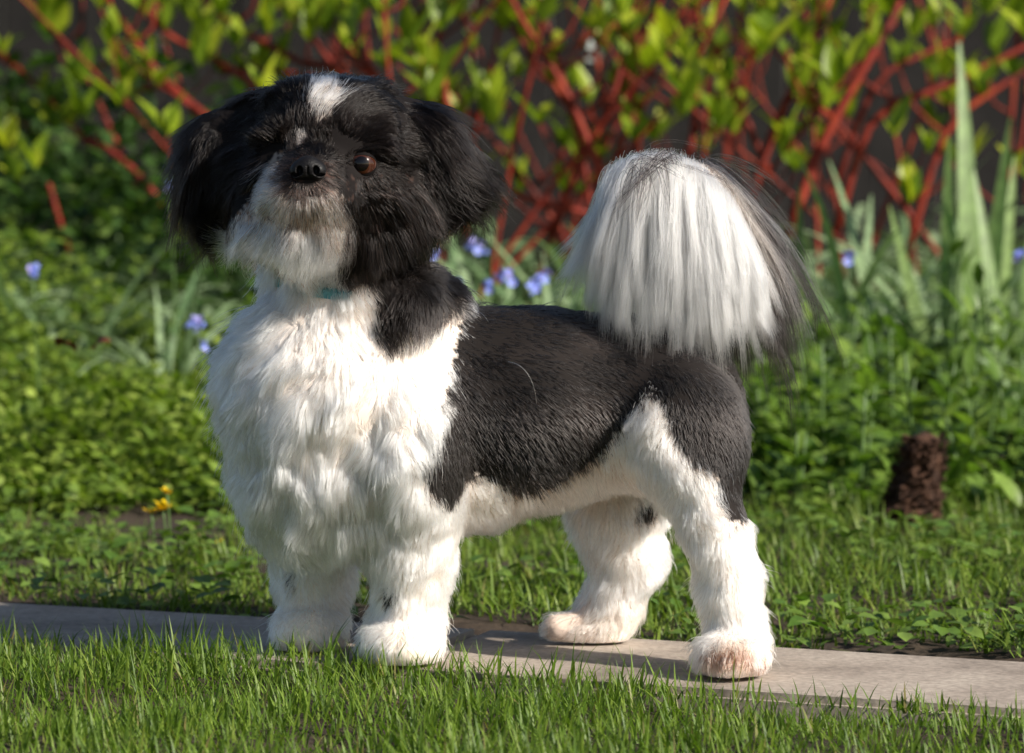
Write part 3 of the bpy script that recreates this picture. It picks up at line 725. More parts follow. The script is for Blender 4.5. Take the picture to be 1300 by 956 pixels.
def coat(p, part, j=0.0):
    """coat colour at a place on the dog; j ruffles the borders"""
    u, v = chart(p); uh, vh = u, v
    w = vnoise3(p * 160, 60) * 4 + vnoise3(p * 420, 61) * 3
    u = u + w[:, 0] + j * rng.normal(0, 5, len(u)); v = v + w[:, 1] + j * rng.normal(0, 5, len(u))
    c = np.tile(WHITE, (len(p), 1)); ishead = np.isin(part, HEADPARTS)
    tone = vnoise(p * 45, 90)[:, None]
    c = c * (1 - .10 * np.clip(tone, 0, 1) * np.array([.2, .5, 1.0]))
    low = np.clip((v - 600) / 200, 0, 1)[:, None] * (.5 + .5 * tone); c = c * (1 - low) + (c * .6 + CREAM * .4) * low
    b = ~ishead & (part != TAIL)
    blk = b & (in_poly(u, v, SADDLE) & (part != HINDF) | in_poly(u, v, NAPE) & (p[:, 1] < .12))
    blk |= (part == LEGN) & (((u - 493) / 10) ** 2 + ((v - 760) / 13) ** 2 < 1)
    blk |= (part == LEGF) & (((u - 361) / 7) ** 2 + ((v - 752) / 11) ** 2 < 1)
    blk |= (part == HINDF) & (((u - 828) / 16) ** 2 + ((v - 662) / 20) ** 2 < 1)
    c[blk] = np.array([.0125, .0105, .0098]) * (1.25 + 1.3 * np.clip(vnoise(p[blk] * 30, 70), -.3, 1)[:, None])
    # belly where the saddle runs out, and stained toes
    bel = b & ~blk & (((u - 725) / 85) ** 2 + ((v - 635) / 55) ** 2 < 1)
    c[bel] = c[bel] * .5 + np.array([.50, .36, .27]) * .5
    toe = (part == HINDN) & (v > 796) & (u < 968); k = (np.clip((v - 796) / 26, 0, 1) * (.62 + .6 * np.clip(tone[:, 0] * 1.5, -1, 1)))[:, None]
    c = np.where(toe[:, None], c * (1 - np.clip(k, 0, .9)) + np.array([.26, .12, .07]) * np.clip(k, 0, .9), c)
    ftoe = (part == HINDF) & (v > 788) & (u < 760); c[ftoe] = c[ftoe] * .5 + np.array([.40, .27, .20]) * .5
    # head
    hb = ishead & ~(in_poly(u, v, MUZZLE) & (p[:, 1] < .0)) & ~(in_poly(u, v, BLAZE))
    c[hb] = BLACK * .5
    c[ishead & (((uh - 390) / 8) ** 2 + ((vh - 176) / 9) ** 2 < 1)] = GREY * 1.4
    mz = ishead & ~hb & (v > 165)
    mixr = rng.random(len(p))
    dk = mz & (np.abs(v - 262) < 16) & (u > 362) & (u < 440) & (mixr < .36); c[dk] = np.array([.06, .035, .025])
    rs = mz & (mixr > .84) & (v < 275); c[rs] = TAN
    rs2 = mz & (((u - 352) / 24) ** 2 + ((v - 330) / 24) ** 2 < 1) & (mixr > .3); c[rs2] = RUST * 1.2
    gr = mz & (v < 275) & (mixr < np.where(u > 400, .38, .14)); c[gr] = np.array([.10, .08, .072])
    nb = mz & (v < 236) & (u > 370); c[nb] = np.where(mixr[nb][:, None] < .7, BLACK * 1.5, np.array([.16, .09, .07]))
    un = ishead & hb & (u > 420) & (v > 215) & (mixr > .90) & (part != EARR); c[un] = np.array([.12, .075, .06])
    return c

dogroot = empty('dog', (0.05, 0.04, 0.0), 'small black and white long haired dog standing on the paving with its plumed tail up', 'dog')
OFF = np.array(dogroot.location)
bpart = sdf(BV, True)
m, n_, out_ = mat_new('skin'); a_ = node(n_, 'ShaderNodeAttribute', attribute_name='coat'); pb = node(n_, 'ShaderNodeBsdfPrincipled', Roughness=.8)
pb.inputs['Specular IOR Level'].default_value = .15
n_.links.new(a_.outputs['Color'], pb.inputs['Base Color']); n_.links.new(pb.outputs[0], out_.inputs[0]); M['skin'] = m
cc = coat(BV, bpart); hk = np.isin(bpart, HEADPARTS); kk = np.where(chart(BV)[1][hk] > 268, .7, .3)[:, None]; cc[hk] = cc[hk] * kk + np.array([.004, .003, .003]); bodyme = mesh_np('body', BV - OFF, BF, M['skin'], True, {'coat': ('FLOAT_COLOR', np.concatenate([cc * np.array([.9, .82, .78]), np.ones((len(cc), 1))], 1))})
body = mobj('body', bodyme, dogroot)

# eyes ------------------------------------------------------------
M['eye_white'] = plain('eye_white', (.10, .05, .04), .1, 1.0); M['pupil'] = plain('pupil', (.003, .002, .002), .1, .3, .25); M['lid'] = plain('eyelid_skin', (.005, .004, .004), .8, .0, .1)
m, n_, out_ = mat_new('iris'); tc = node(n_, 'ShaderNodeTexCoord'); no = node(n_, 'ShaderNodeTexNoise', Scale=900.0); n_.links.new(tc.outputs['Object'], no.inputs['Vector'])
cr = node(n_, 'ShaderNodeValToRGB'); cr.color_ramp.elements[0].color = (.016, .005, .003, 1); cr.color_ramp.elements[1].color = (.048, .014, .006, 1); n_.links.new(no.outputs[0], cr.inputs[0])
pb = node(n_, 'ShaderNodeBsdfPrincipled', Roughness=.2); pb.inputs['Specular IOR Level'].default_value = .25; pb.inputs['Coat Weight'].default_value = .45; pb.inputs['Coat Roughness'].default_value = .02
n_.links.new(cr.outputs[0], pb.inputs['Base Color']); n_.links.new(pb.outputs[0], out_.inputs[0]); M['iris'] = m
EYES = []
def eye(px, py, Y, r, gaze):
    c = np.array(at(px, py, Y)); r = r / PXM; EYES.append((c, r))
    g = Vector(gaze).normalized(); q = g.to_track_quat('Z', 'Y').to_matrix()
    def zone(name, t0, t1, mat, par, sc=1.0):
        nr, ns = 8, 28; vs = []; fs = []
        for i in range(nr + 1):
            a = math.radians(t0 + (t1 - t0) * i / nr)
            for j in range(ns):
                b = 2 * math.pi * j / ns; vs.append(tuple(q @ Vector((math.sin(a) * math.cos(b), math.sin(a) * math.sin(b), math.cos(a))) * (r * sc)))
        for i in range(nr):
            for j in range(ns): fs.append([i * ns + j, (i + 1) * ns + j, (i + 1) * ns + (j + 1) % ns, i * ns + (j + 1) % ns])
        me = bpy.data.meshes.new(name); me.from_pydata(vs, [], fs); me.materials.append(mat)
        for p_ in me.polygons: p_.use_smooth = True
        return mobj(name, me, par)
    e = zone('eye', 66, 179, M['eye_white'], dogroot); e.location = c - OFF
    zone('iris', 30, 66.5, M['iris'], e, 1.003); zone('pupil', 0.5, 30.5, M['pupil'], e, 1.004)
    # lids: skin folds over the top and bottom of the ball, meeting in the corners
    sx = g.cross(Vector((0, 0, 1))).normalized(); sy = sx.cross(g)
    for sg, e0 in ((1, 33), (-1, 40)):
        na, ne = 18, 7; vs, fs = [], []
        for i in range(na + 1):
            az = -88 + 176 * i / na; el0 = e0 * (1 - (az / 88) ** 2) + 2
            for j in range(ne + 1):
                el = math.radians(el0 + (95 - el0) * j / ne) * sg; a_ = math.radians(az); k_ = 1.06 - .03 * (1 - min(1, j / 2.0)) 
                vs.append(tuple((g * (math.cos(el) * math.cos(a_)) + sx * (math.cos(el) * math.sin(a_)) + sy * math.sin(el)) * (r * k_)))
        for i in range(na):
            for j in range(ne): q_ = [i * (ne + 1) + j, i * (ne + 1) + j + 1, (i + 1) * (ne + 1) + j + 1, (i + 1) * (ne + 1) + j]; fs.append(q_ if sg < 0 else q_[::-1])
        me = bpy.data.meshes.new('eyelid'); me.from_pydata(vs, [], fs); me.materials.append(M['lid'])
        for p_ in me.polygons: p_.use_smooth = True
        mobj('eyelid', me, e)
eye(459, 208, -.0672, 18.5, (.02, -1, .04)); eye(352, 192, -.0535, 16, (-.25, -1, .05))

# nose ------------------------------------------------------------
NC = np.array(at(391, 214, -.1155))
def nose_sdf(p):
    q = (p - NC) / .88; x, y, z = q[..., 0], q[..., 1], q[..., 2]
    def e(cx, cy, cz, rx, ry, rz):
        qq = np.stack([(x - cx) / rx, (y - cy) / ry, (z - cz) / rz], -1); k0 = np.linalg.norm(qq, axis=-1); return (k0 - 1) * min(rx, ry, rz)
    k = .0016; d = -k * np.log(np.exp(-e(0, .004, .001, .0115, .0105, .0105) / k) + np.exp(-e(-.0085, .003, -.002, .0075, .0085, .008) / k) + np.exp(-e(.0085, .003, -.002, .0075, .0085, .008) / k))
    nos = np.minimum(e(-.0072, -.0052, -.0015, .0030, .0065, .0042), e(.0072, -.0052, -.0015, .0030, .0065, .0042))
    slit = np.minimum(e(-.0112, -.002, -.0055, .0042, .006, .0016), e(.0112, -.002, -.0055, .0042, .006, .0016))
    gro = e(0, -.008, -.006, .0011, .0045, .010)
    cut = np.minimum(np.minimum(nos, slit), gro)
    return np.maximum(d, -cut) + .00012 * vnoise(p * 1500, 5)
nv, nf = surface_nets(NC - .022, NC + .022, .0008, nose_sdf)
m, n_, out_ = mat_new('nose_leather'); tc = node(n_, 'ShaderNodeTexCoord'); vo = node(n_, 'ShaderNodeTexVoronoi', Scale=900.0); n_.links.new(tc.outputs['Object'], vo.inputs['Vector'])
bp = node(n_, 'ShaderNodeBump', Strength=.35, Distance=.0006); n_.links.new(vo.outputs['Distance'], bp.inputs['Height'])
pb = node(n_, 'ShaderNodeBsdfPrincipled', Roughness=.5); pb.inputs['Base Color'].default_value = (.005, .0045, .005, 1); pb.inputs['Specular IOR Level'].default_value = .18; pb.inputs['Coat Weight'].default_value = .06; pb.inputs['Coat Roughness'].default_value = .2; n_.links.new(bp.outputs[0], pb.inputs['Normal']); n_.links.new(pb.outputs[0], out_.inputs[0])
mobj('nose', mesh_np('nose', nv - OFF, nf, m), dogroot)

# collar ----------------------------------------------------------
cc0 = np.array(at(436, 360, .022)); k = 48; ring = []
for t in np.linspace(0, 2 * math.pi, k + 1):
    rd = np.array([math.cos(t), math.sin(t), .10 * math.sin(t) - .10 * math.cos(t)]); rr = np.linspace(.03, .12, 181); dq = sdf(cc0 + rr[:, None] * rd)
    j = np.argmax(dq > (-0.0005 if math.cos(t) < .25 else -.005)); ring.append(cc0 + (rr[j] if dq.max() > 0 else .08) * rd)
vs, fs = [], []
for i, q in enumerate(ring):
    t = 2 * math.pi * i / k; rd = np.array([math.cos(t), math.sin(t), 0])
    for dr, dz in ((0, -.0045), (.0015, -.0045), (.0015, .0045), (0, .0045)): vs.append(q + rd * dr + np.array([0, 0, dz]) - OFF)
for i in range(k):
    for j in range(4): fs.append([i * 4 + j, (i + 1) * 4 + j, (i + 1) * 4 + (j + 1) % 4, i * 4 + (j + 1) % 4])
M['collar'] = rough_mat('collar_webbing', (.10, .30, .36), (.20, .44, .50), 300, .8, .5, 700, dist=.0008)
mobj('collar', mesh_np('collar', np.array(vs), np.array(fs), M['collar']), dogroot)

# fur -------------------------------------------------------------
def fur_mat(name, rough=.38, radial=.5, ior=1.5):
    m, n, out = mat_new(name); a = node(n, 'ShaderNodeAttribute', attribute_name='fur_color')
    h = node(n, 'ShaderNodeBsdfHairPrincipled'); h.model = 'CHIANG'; h.parametrization = 'COLOR'
    h.inputs['Roughness'].default_value = rough; h.inputs['Radial Roughness'].default_value = radial
    h.inputs['Random Roughness'].default_value = .3; h.inputs['IOR'].default_value = ior
    n.links.new(a.outputs['Color'], h.inputs['Color']); n.links.new(h.outputs[0], out.inputs[0]); return m
M['fur'] = fur_mat('fur', .40, .6, 1.45); M['fur_long'] = fur_mat('long_fur', .26, .4, 1.27)
def hair_object(name, pts, colr, rad, mat, parent, tip=.25):
    """pts (n,k,3) -> one hair object"""
    n, k = pts.shape[:2]
    cu = bpy.data.hair_curves.new(name); cu.add_curves([k] * n)
    cu.position_data.foreach_set('vector', np.ascontiguousarray(pts - OFF, np.float32).ravel())
    t = np.linspace(0, 1, k); r = np.asarray(rad).reshape(-1, 1) * np.where(t < .35, .8 + .2 * t / .35, 1 - (1 - tip) * ((t - .35) / .65) ** 1.4)[None]
    ra = cu.attributes.get('radius') or cu.attributes.new('radius', 'FLOAT', 'POINT'); ra.data.foreach_set('value', np.ascontiguousarray(np.broadcast_to(r, (n, k)), np.float32).ravel())
    ca = cu.attributes.new('fur_color', 'FLOAT_COLOR', 'CURVE'); ca.data.foreach_set('color', np.concatenate([colr, np.ones((n, 1))], 1).astype(np.float32).ravel())
    cu.materials.append(mat)
    o = bpy.data.objects.new(name, cu); link(o, parent); return o

bodyme.calc_loop_triangles()
NVt = np.empty(len(BV) * 3, np.float32); bodyme.vertices.foreach_get('normal', NVt); VN = NVt.reshape(-1, 3).astype(float)
TRI = np.empty(len(bodyme.loop_triangles) * 3, np.int32); bodyme.loop_triangles.foreach_get('vertices', TRI); TRI = TRI.reshape(-1, 3)
TA = .5 * np.linalg.norm(np.cross(BV[TRI[:, 1]] - BV[TRI[:, 0]], BV[TRI[:, 2]] - BV[TRI[:, 0]]), axis=1)

# lie of the coat: (u, v, depth, direction right, direction down, direction away, reach)
FLOW_BODY = [
    (640, 400, -.03, 1, .25, 0), (640, 480, -.07, 1, .35, 0), (640, 580, -.05, .7, .8, 0), (760, 420, -.02, 1, .3, 0), (760, 500, -.06, 1, .35, 0), (760, 590, -.03, .6, .9, 0),
    (700, 650, .0, .45, 1, 0), (620, 660, 0, .3, 1, 0), (860, 440, .0, .8, .6, 0), (880, 520, -.05, .5, .9, 0), (930, 540, .02, .25, 1, .2), (930, 620, -.02, .2, 1, 0), (860, 600, -.05, .3, 1, 0), (825, 560, -.05, -.2, 1, 0),
    (540, 420, -.06, .35, .9, 0), (545, 500, -.07, .5, .9, 0), (530, 560, -.07, .25, 1, 0), (500, 470, -.09, -.35, 1, 0), (480, 380, -.05, .1, 1, 0), (520, 370, -.06, -.5, .7, 0), (560, 360, 0, .6, .6, 0),
    (420, 400, -.09, .25, 1, 0), (420, 460, -.11, -.45, .9, 0), (350, 400, -.07, -.3, 1, 0), (300, 450, 0, -.6, .8, 0), (290, 540, 0, -.7, .8, 0), (330, 520, -.06, -.55, .9, 0), (400, 540, -.1, .3, 1, 0), (460, 560, -.09, -.6, .8, 0),
    (440, 600, -.09, .15, 1, 0), (380, 640, -.05, -.1, 1, 0), (330, 610, 0, -.4, 1, 0), (500, 610, -.07, -.4, 1, 0), (560, 620, -.05, .4, 1, 0),
    (523, 700, -.02, 0, 1, 0), (515, 790, 0, 0, 1, 0), (400, 720, .06, 0, 1, 0), (400, 790, .06, 0, 1, 0), (910, 700, -.05, -.1, 1, 0), (935, 790, -.06, 0, 1, 0), (790, 700, .06, 0, 1, 0), (770, 780, .08, -.2, 1, 0), (710, 798, .08, -1, .2, 0),
    (880, 420, .05, .6, .5, 0), (300, 640, .06, -.3, 1, 0), (650, 480, .13, 1, .4, 0), (450, 480, .13, 0, 1, 0),
]
FLOW_HEAD = [
    (410, 150, -.09, .0, -1, .3), (440, 140, -.085, .35, -.9, .3), (375, 145, -.085, -.35, -.9, .3), (415, 110, -.05, .1, -.6, .8), (480, 130, -.06, .8, -.4, .3), (350, 130, -.05, -.8, -.3, .3),
    (500, 180, -.06, 1, .2, .1), (500, 230, -.06, .8, .75, .1), (470, 250, -.08, .5, 1, 0), (440, 235, -.09, .6, .8, 0), (520, 280, -.04, .4, 1, .1), (470, 300, -.07, .2, 1, 0), (430, 320, -.07, .05, 1, 0),
    (310, 190, -.05, -1, .3, .1), (310, 240, -.06, -.6, .9, 0), (340, 225, -.085, -.9, .4, 0), (300, 290, -.05, -.6, .9, 0), (330, 260, -.08, -.8, .7, 0),
    (392, 190, -.11, -.1, -1, 0), (370, 195, -.11, -.9, -.4, 0), (365, 225, -.115, -1, .35, 0), (370, 250, -.12, -.6, .9, 0), (392, 250, -.125, 0, 1, 0), (415, 250, -.12, .7, .9, 0), (425, 225, -.11, 1, .4, 0),
    (385, 290, -.105, -.15, 1, 0), (350, 300, -.09, -.4, 1, 0), (420, 300, -.095, .2, 1, 0), (385, 325, -.08, -.1, 1, .1),
    (430, 200, .07, 0, 1, .2), (410, 105, 0, 0, -.2, 1),
]
FLOW_EARL = [(300, 140, 0, -.7, .3, 0), (270, 180, -.01, -.55, .8, 0), (245, 240, -.01, -.25, 1, 0), (280, 260, -.01, -.1, 1, 0), (300, 200, -.02, -.35, 1, 0)]
FLOW_EARR = [(520, 140, -.02, .7, .1, 0), (560, 165, -.02, .7, .6, 0), (590, 220, -.01, .75, .7, 0), (560, 240, -.02, .3, 1, 0), (540, 280, -.02, .1, 1, 0), (530, 200, -.03, .3, 1, 0)]
def flow(P, table, s):
    T = np.array(table, float); c = np.stack([(T[:, 0] - 650) / PXM, T[:, 2], (845 - T[:, 1]) / PXM], -1); d = nz(np.stack([T[:, 3], T[:, 5], -T[:, 4]], -1))
    out = np.empty_like(P)
    for i in range(0, len(P), 40000):
        q = P[i:i + 40000]; dd = ((q[:, None] - c[None]) ** 2).sum(-1); w = np.exp(-(dd - dd.min(1, keepdims=True)) / (2 * s * s)); out[i:i + 40000] = nz(w @ d)
    return out
def smooth_noise_cells(P, size, seed):
    q = P / size + vnoise3(P / size * .6, seed) * .6
    key = np.floor(q).astype(np.int64) + 4000; k = (key[:, 0] * 10000 + key[:, 1]) * 10000 + key[:, 2]
    return np.unique(k, return_inverse=True)[1].ravel()
def grow(P, N, D, L, lift, k=6, wave=.0, wfreq=60, frizz=.05, droop=.25, clump=0, csize=.006, cpow=1.6, seed=1, splay=.25):
    n = len(P); L = np.asarray(L); lift = np.asarray(lift)[:, None]
    T = nz(D - (D * N).sum(-1, keepdims=True) * N)
    w3 = vnoise3(P * wfreq, seed); w3b = vnoise3(P * wfreq * 3, seed + 5)
    d = nz(N * lift + T * (1 - lift) + w3 * splay + w3b * splay * .5 + rng.normal(0, frizz, (n, 3)))
    pts = np.empty((n, k, 3)); pts[:, 0] = P - N * .0008; cur = d
    for i in range(1, k):
        t = i / (k - 1)
        tgt = nz(T * .75 + np.array([0, 0, -1.0]) * droop)
        cur = nz(cur * (1 - .28) + tgt * .28 * (1 - lift * .5) + wave * vnoise3(P * wfreq * .8 + t * 2.2, seed + 3) + rng.normal(0, frizz * .35, (n, 3)))
        pts[:, i] = pts[:, i - 1] + cur * (L / (k - 1))[:, None]
    if np.any(np.asarray(clump) > 0):
        for cs, cl in ((csize, clump), (csize * 2.3, clump * .45)):
            g = smooth_noise_cells(P, cs, seed + 9); m = g.max() + 1; cnt = np.bincount(g, minlength=m).astype(float)
            cl_ = cl * (.4 + .6 * np.clip(cnt[g] / 4, 0, 1)) * np.ones(n)
            for i in range(1, k):
                cen = np.stack([np.bincount(g, pts[:, i, a], m) / cnt for a in range(3)], -1)[g]
                pts[:, i] += (cen - pts[:, i]) * (cl_ * (i / (k - 1)) ** cpow)[:, None]
    pts[..., 2] = np.maximum(pts[..., 2], .0015)
    return pts
def sample(N, mask_fn=None, bias_front=True):
    w = TA.copy()
    cen = BV[TRI].mean(1); fn = np.cross(BV[TRI[:, 1]] - BV[TRI[:, 0]], BV[TRI[:, 2]] - BV[TRI[:, 0]]); fn = nz(fn)
    if bias_front: w *= np.where(fn[:, 1] > .35, .35, 1.0)
    if mask_fn is not None: w *= mask_fn(bpart[TRI[:, 0]], cen)
    ti = rng.choice(len(TRI), N, p=w / w.sum()); r1, r2 = np.sqrt(rng.random(N)), rng.random(N); b = np.stack([1 - r1, r1 * (1 - r2), r1 * r2], -1)
    P = np.einsum('nk,nkd->nd', b, BV[TRI[ti]]); Nn = nz(np.einsum('nk,nkd->nd', b, VN[TRI[ti]]))
    return P, Nn, bpart[TRI[ti, 0]]
FD = 1.0                                                           # density factor
# --- body, chest and legs
P, N_, pt = sample(int(220000 * FD), lambda q, c: (~np.isin(q, HEADPARTS) & (q != TAIL)) * np.where(np.isin(q, (TORSO,)), .8, 1.15))
u, v = chart(P)
u = u + rng.normal(0, 11, len(u)) + 8 * vnoise(P * 70, 3); v = v + rng.normal(0, 11, len(u)) + 8 * vnoise(P * 70, 4)
col = coat(P, pt, 1.0); lum = col.mean(1); white = lum > .2; fly = rng.random(len(P)) < .05
D = flow(P, FLOW_BODY, .026)
L = np.full(len(P), .0098); lift = np.full(len(P), .22)
chest = np.isin(pt, (CHEST,)) | (np.isin(pt, (LEGN, LEGF)) & (v < 640))
chest_w = chest & white
L[chest_w] = .022; lift[chest_w] = .38
lf = chest_w & (N_[:, 0] < -.2); L[lf] = .030; lift[lf] = .5
throat = chest_w & (v < 470) & (v > 375) & (u > 370) & (u < 520) & (N_[:, 1] < -.5); L[throat] = .016; lift[throat] = .36
bris = chest_w & (v > 560); L[bris] = .027
neckb = ~white & in_poly(u, v, [(460, 320), (585, 320), (585, 400), (520, 440), (460, 440)]) & (P[:, 1] < .1); L[neckb] = .020; lift[neckb] = .45
legs = np.isin(pt, (LEGN, LEGF, HINDN, HINDF)) & ~chest & white; L[legs] = .015; lift[legs] = .68
hw = np.isin(pt, (HINDN, HINDF)) & white & (v > 640); L[hw] = .016
paw = legs & (v > 795); L[paw] = .009; lift[paw] = .35
bel = ~chest & white & (pt == TORSO); L[bel] = .015; lift[bel] = .4
L *= rng.uniform(.65, 1.2, len(L)) * np.where(fly, 1.35, 1)
def emit(sel, name, **kw):
    if sel.sum() == 0: return
    rad = kw.pop('rad', .00016); mat = kw.pop('mat', M['fur']); cj = kw.pop('cj', .12)
    kw['clump'] = kw.get('clump', 0) * np.where(fly[sel], .1, rng.uniform(.65, 1.0, sel.sum())) * np.where(soft[sel], .5, 1)
    pts = grow(P[sel], N_[sel], D[sel], L[sel], lift[sel], **kw)
    cv = col[sel] * np.exp(rng.normal(0, cj, (sel.sum(), 1)))
    return hair_object(name, pts, np.clip(cv, .003, .92), np.full(sel.sum(), rad), mat, dogroot)
soft = neckb
short = (~chest_w) & ~neckb & ~legs & ~bel
emit(short, 'short_coat', k=4, frizz=.16, clump=.3, csize=.005, splay=.26, wfreq=45, rad=.00021, seed=2)
emit((chest_w | neckb) & ~legs, 'chest_fur', k=8, frizz=.05, clump=.72, csize=.0070, wave=.34, splay=.50, wfreq=60, droop=.2, rad=.0002, seed=3)
emit(legs, 'leg_fur', k=7, frizz=.08, clump=.6, csize=.0055, wave=.28, splay=.42, wfreq=80, droop=.3, rad=.0002, seed=4)
emit(bel & ~legs & ~short & ~chest_w & ~neckb, 'belly_fur', k=7, frizz=.06, clump=.6, csize=.006, wave=.2, splay=.3, wfreq=70, droop=.5, rad=.0002, seed=5)
# --- head
P, N_, pt = sample(int(100000 * FD), lambda q, c: np.isin(q, (HEAD, MUZ)) * np.where(c[:, 1] < .0, 1.3, .6))
ok = np.ones(len(P), bool); away = np.zeros_like(P); near = np.zeros(len(P))
for c, r in EYES:
    dv = P - c; d2 = np.sqrt(dv[:, 0] ** 2 + (dv[:, 2] * np.where(dv[:, 2] > 0, 1.7, 1.25)) ** 2); fr = P[:, 1] < c[1] + .02
    ok &= ~((d2 < r * .98) & fr); k_ = np.clip(1 - (d2 - r) / .012, 0, 1) * fr; away += nz(dv * np.array([1, 0, 1])) * k_[:, None] * (0.25 if c[0] < -.15 else .75); near = np.maximum(near, k_)
dn = P - NC; ok &= ~(np.sqrt((dn[:, 0] / .0125) ** 2 + ((dn[:, 2] + .001) / .0088) ** 2) < 1) | (P[:, 1] > -.07)
P, N_, pt, away, near = P[ok], N_[ok], pt[ok], away[ok], near[ok]
u, v = chart(P); col = coat(P, pt, .8)
D = nz(flow(P, FLOW_HEAD, .015) + away * 1.6)
L = np.full(len(P), .021); lift = np.full(len(P), .27)
muz = pt == MUZ; L[muz] = .0145; lift[muz] = .34
fore = (v < 175) & (N_[:, 1] < -.2); L[fore] = .014
top = (v < 130); L[top] = .023; lift[top] = .34
side = (pt == HEAD) & (v > 235); L[side] = .031; lift[side] = .36
chin = muz & (v > 272); L[chin] = .027; lift[chin] = .4
upl = muz & (v < 235); L[upl] = .0085
bridge = (np.abs(u - 392) < 34) & (v > 160) & (v < 212); L[bridge] = .009; lift[bridge] = .45
L = L * (1 - .42 * near * np.where(u < 400, .35, 1)) * rng.uniform(.7, 1.2, len(L)); lift = np.maximum(lift, .42 * near)
allh = np.ones(len(P), bool); fly = rng.random(len(P)) < np.where(muz, .2, .08); soft = ~allh; L = L * np.where(fly, 1.3, 1)
emit(allh, 'head_fur', k=8, frizz=.08, clump=.62, csize=.0052, wave=.30, splay=.42, wfreq=70, droop=.25, rad=.0002, mat=M['fur_long'], cj=.25, seed=6)
# --- ears
for part, tab, nm in ((EARL, FLOW_EARL, 6), (EARR, FLOW_EARR, 7)):
    P, N_, pt = sample(int(42000 * FD), lambda q, c: (q == part) * 1.0)
    u, v = chart(P); col = coat(P, pt, 1); D = flow(P, tab, .02)
    L = (.034 + .012 * vnoise(P * 40, 17)) * (1 + .45 * vnoise(P * 130, 18)); low = np.clip((v - 230) / 60, 0, 1); L = (L - .006 * low) * rng.uniform(.6, 1.15, len(P)); lift = np.full(len(P), .28)
    fly = rng.random(len(P)) < .07; soft = np.zeros(len(P), bool); L = L * np.where(fly, 1.45, 1)
    emit(~soft, 'ear_fur', k=10, frizz=.045, clump=.8, csize=.0095, cpow=1.2, wave=.30, splay=.45, wfreq=45, droop=.45, rad=.0002, mat=M['fur_long'], cj=.3, seed=20 + nm)

# --- tail plume
def bez(a, b, c, d, k):
    t = np.linspace(0, 1, k)[None, :, None]; a, b, c, d = [x[:, None] for x in (a, b, c, d)]
    return a * (1 - t) ** 3 + 3 * b * t * (1 - t) ** 2 + 3 * c * t * t * (1 - t) + d * t ** 3
def plume(n, nb, top, bot, bulge, colr, ysp, rad, seed, lenr=(.72, 1.05), up=(6, 26), ybase=.042, cj=.12, tight=.82, spread=9):
    """bundles of long hair that leave the tail bone and hang over its side"""
    r = np.random.default_rng(seed); top = np.array(top, float); bot = np.array(bot, float)
    sb = np.sort(r.random(nb)); tp = spline(top, 200); bt = spline(bot, 200); wob = r.normal(0, .035, nb)
    b = r.integers(0, nb, n); s = np.clip(sb[b] + r.normal(0, .012, n), 0, 1); sB = np.clip(sb + wob, 0, 1)[b] + r.normal(0, .010, n) * (1 - tight); sB = np.clip(sB, 0, 1)
    T = tp[(s * 199).astype(int)] + r.normal(0, 5, (n, 2)); B = bt[(sB * 199).astype(int)]
    ln = r.uniform(*lenr, nb)[b] * r.uniform(.86, 1.03, n); yb = (np.where(r.random(nb) < .62, -1, 1) * (1 - .35 * r.random(nb) ** 2))[b] * np.sqrt(1 - .92 * (2 * s - 1) ** 2) + r.normal(0, .07, n)
    ln = ln * (1 + .13 * vnoise(np.stack([s * 11, 0 * s, 0 * s], -1), seed + 2) + .07 * vnoise(np.stack([s * 34, 0 * s, 0 * s], -1), seed + 4))
    B = T + (B - T) * ln[:, None] + r.normal(0, spread, (nb, 2))[b] + r.normal(0, 2.5, (n, 2))
    upv = r.uniform(*up, nb)[b]
    outx = (B[:, 0] - T[:, 0])
    P1 = T + np.stack([outx * .12 + r.normal(0, 3, n), -upv + (B[:, 1] - T[:, 1]) * .10], -1); P2 = T + (B - T) * .62 + np.stack([outx * bulge + r.normal(0, 8, nb)[b], r.normal(0, 4, n)], -1)
    y0 = ybase + yb * .010 + r.normal(0, .003, n); y1 = ybase + yb * ysp; y2 = ybase + yb * ysp * 1.05 + r.normal(0, .003, n)
    pts = bez(at(T[:, 0], T[:, 1], y0), at(P1[:, 0], P1[:, 1], y1 * .6 + y0 * .4), at(P2[:, 0], P2[:, 1], y1), at(B[:, 0], B[:, 1], y2), 14)
    wv = vnoise3(np.concatenate([pts[:, :, :1] * 0 + b[:, None, None] * 3.7, pts[:, :, 2:] * 38, s[:, None, None] + 0 * pts[:, :, :1]], -1), seed)
    wv[..., 1] *= .25; pts = pts + wv * .0042 * np.linspace(0, 1, 14)[None, :, None] + np.cumsum(rng.normal(0, .00035, (n, 14, 3)), 1) * np.linspace(0, 1, 14)[None, :, None]
    c = np.array(colr)[None] * np.exp(r.normal(0, cj, nb))[b][:, None] * np.exp(r.normal(0, .1, (n, 1)))
    return pts, np.clip(c, .002, .92), np.full(n, rad)
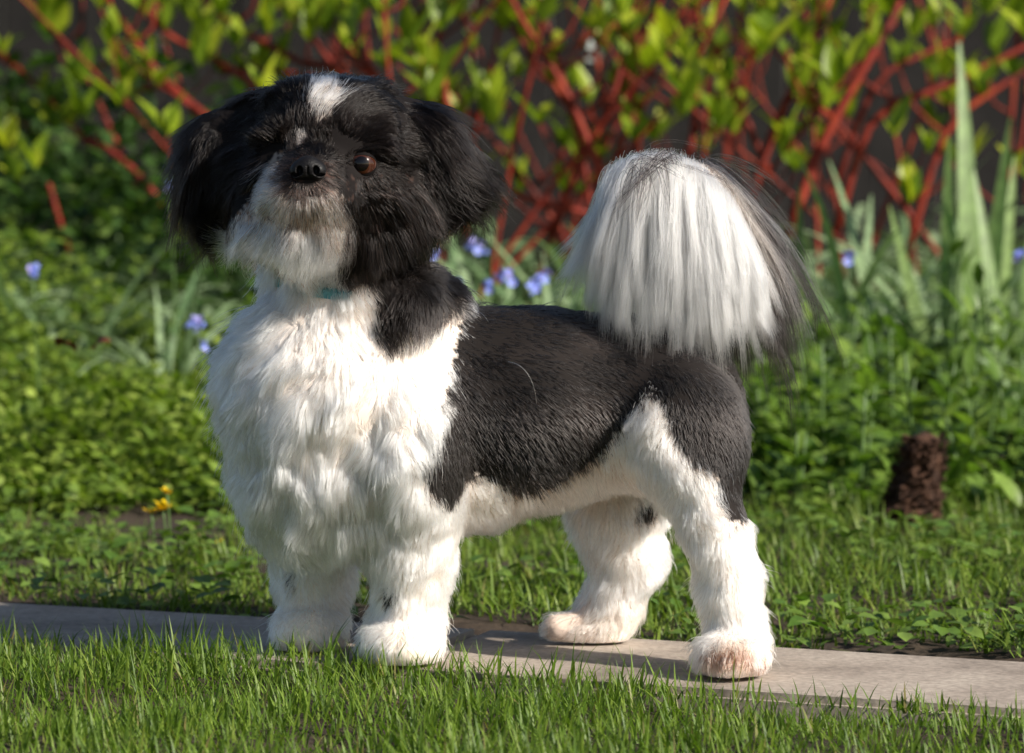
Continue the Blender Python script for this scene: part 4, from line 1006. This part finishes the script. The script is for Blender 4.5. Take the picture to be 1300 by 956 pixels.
sets = [
    plume(40000, 520, [(780, 232), (790, 214), (822, 203), (862, 206), (895, 226), (922, 262), (934, 310)], [(748, 366), (768, 396), (812, 420), (866, 452), (924, 448), (958, 426), (972, 388)], .16, WHITE, .050, .0002, 11, (.66, 1.10), (8, 26), spread=12, cj=.04, tight=.55),
    plume(1500, 30, [(786, 262), (780, 236), (796, 220)], [(700, 350), (712, 374), (748, 382)], -.10, WHITE * .95, .03, .00018, 12, (.75, 1.08), spread=9, tight=.4),
    plume(2000, 130, [(886, 208), (914, 230), (936, 268), (944, 320)], [(1008, 340), (1012, 400), (1000, 462), (972, 462)], .30, BLACK * .8, .03, .00018, 13, (.65, 1.12), (14, 34), .066, .3, spread=22, tight=.2),
    plume(900, 90, [(890, 212), (918, 240), (938, 290)], [(998, 352), (998, 400), (984, 440)], .28, GREY * .9, .03, .00016, 19, (.6, 1.1), (12, 30), .055, .4, spread=18, tight=.2),
    plume(1100, 60, [(936, 310), (935, 350), (925, 385)], [(1006, 456), (988, 474), (935, 484), (905, 455)], .2, BLACK * .8, .035, .00018, 14, (.7, 1.12), (2, 12), .055, .3, spread=12, tight=.3),
    plume(240, 26, [(900, 400), (890, 430)], [(966, 530), (905, 500)], .0, BLACK * .8, .02, .00016, 15, (.7, 1.05), (0, 6), .055, .3, tight=.4),
    plume(60, 14, [(798, 214), (840, 202), (880, 210)], [(915, 250), (870, 200), (815, 290), (762, 268), (730, 312)], .12, BLACK * .8, .02, .00018, 16, (.7, 1.08), (26, 52), .015, .3, spread=10, tight=.5),
    plume(36, 7, [(795, 218), (850, 206)], [(768, 262), (822, 300), (874, 295)], .05, BLACK * .9, .01, .00018, 17, (.7, 1.0), (14, 30), -.005, .3, spread=8, tight=.6),
]
pts = np.concatenate([s[0] for s in sets]); cl = np.concatenate([s[1] for s in sets]); rd = np.concatenate([s[2] for s in sets])
hair_object('tail_fur', pts, cl, rd, M['fur_long'], dogroot, .2)

# --- single hairs: whiskers round the mouth, one loose white hair on the flank
wl = []
for _ in range(46):
    s = random.choice((-1, 1)); x0 = 392 + s * random.uniform(8, 34); y0 = random.uniform(238, 268)
    dx = s * random.uniform(6, 34); a = [(x0, y0, -.108), (x0 + dx * .6, y0 + random.uniform(6, 16), -.122), (x0 + dx, y0 + random.uniform(25, 45), -.112), (x0 + dx * 1.05 - s * random.uniform(0, 10), y0 + random.uniform(40, 78), -.10)]
    wl.append(bez(*[np.array([at(*q)]) for q in a], 8)[0])
wl = np.array(wl); hair_object('whiskers', wl, np.where(rng.random((len(wl), 1)) < .5, TAN[None] * .9, WHITE[None] * .8), np.full(len(wl), .00016), M['fur_long'], dogroot)
lh = bez(*[np.array([at(*q)]) for q in ((645, 459, -.083), (668, 461, -.089), (680, 486, -.089), (681, 512, -.083))], 12)
hair_object('loose_hair', lh, WHITE[None] * .9, np.array([.0003]), M['fur_long'], dogroot, .6)
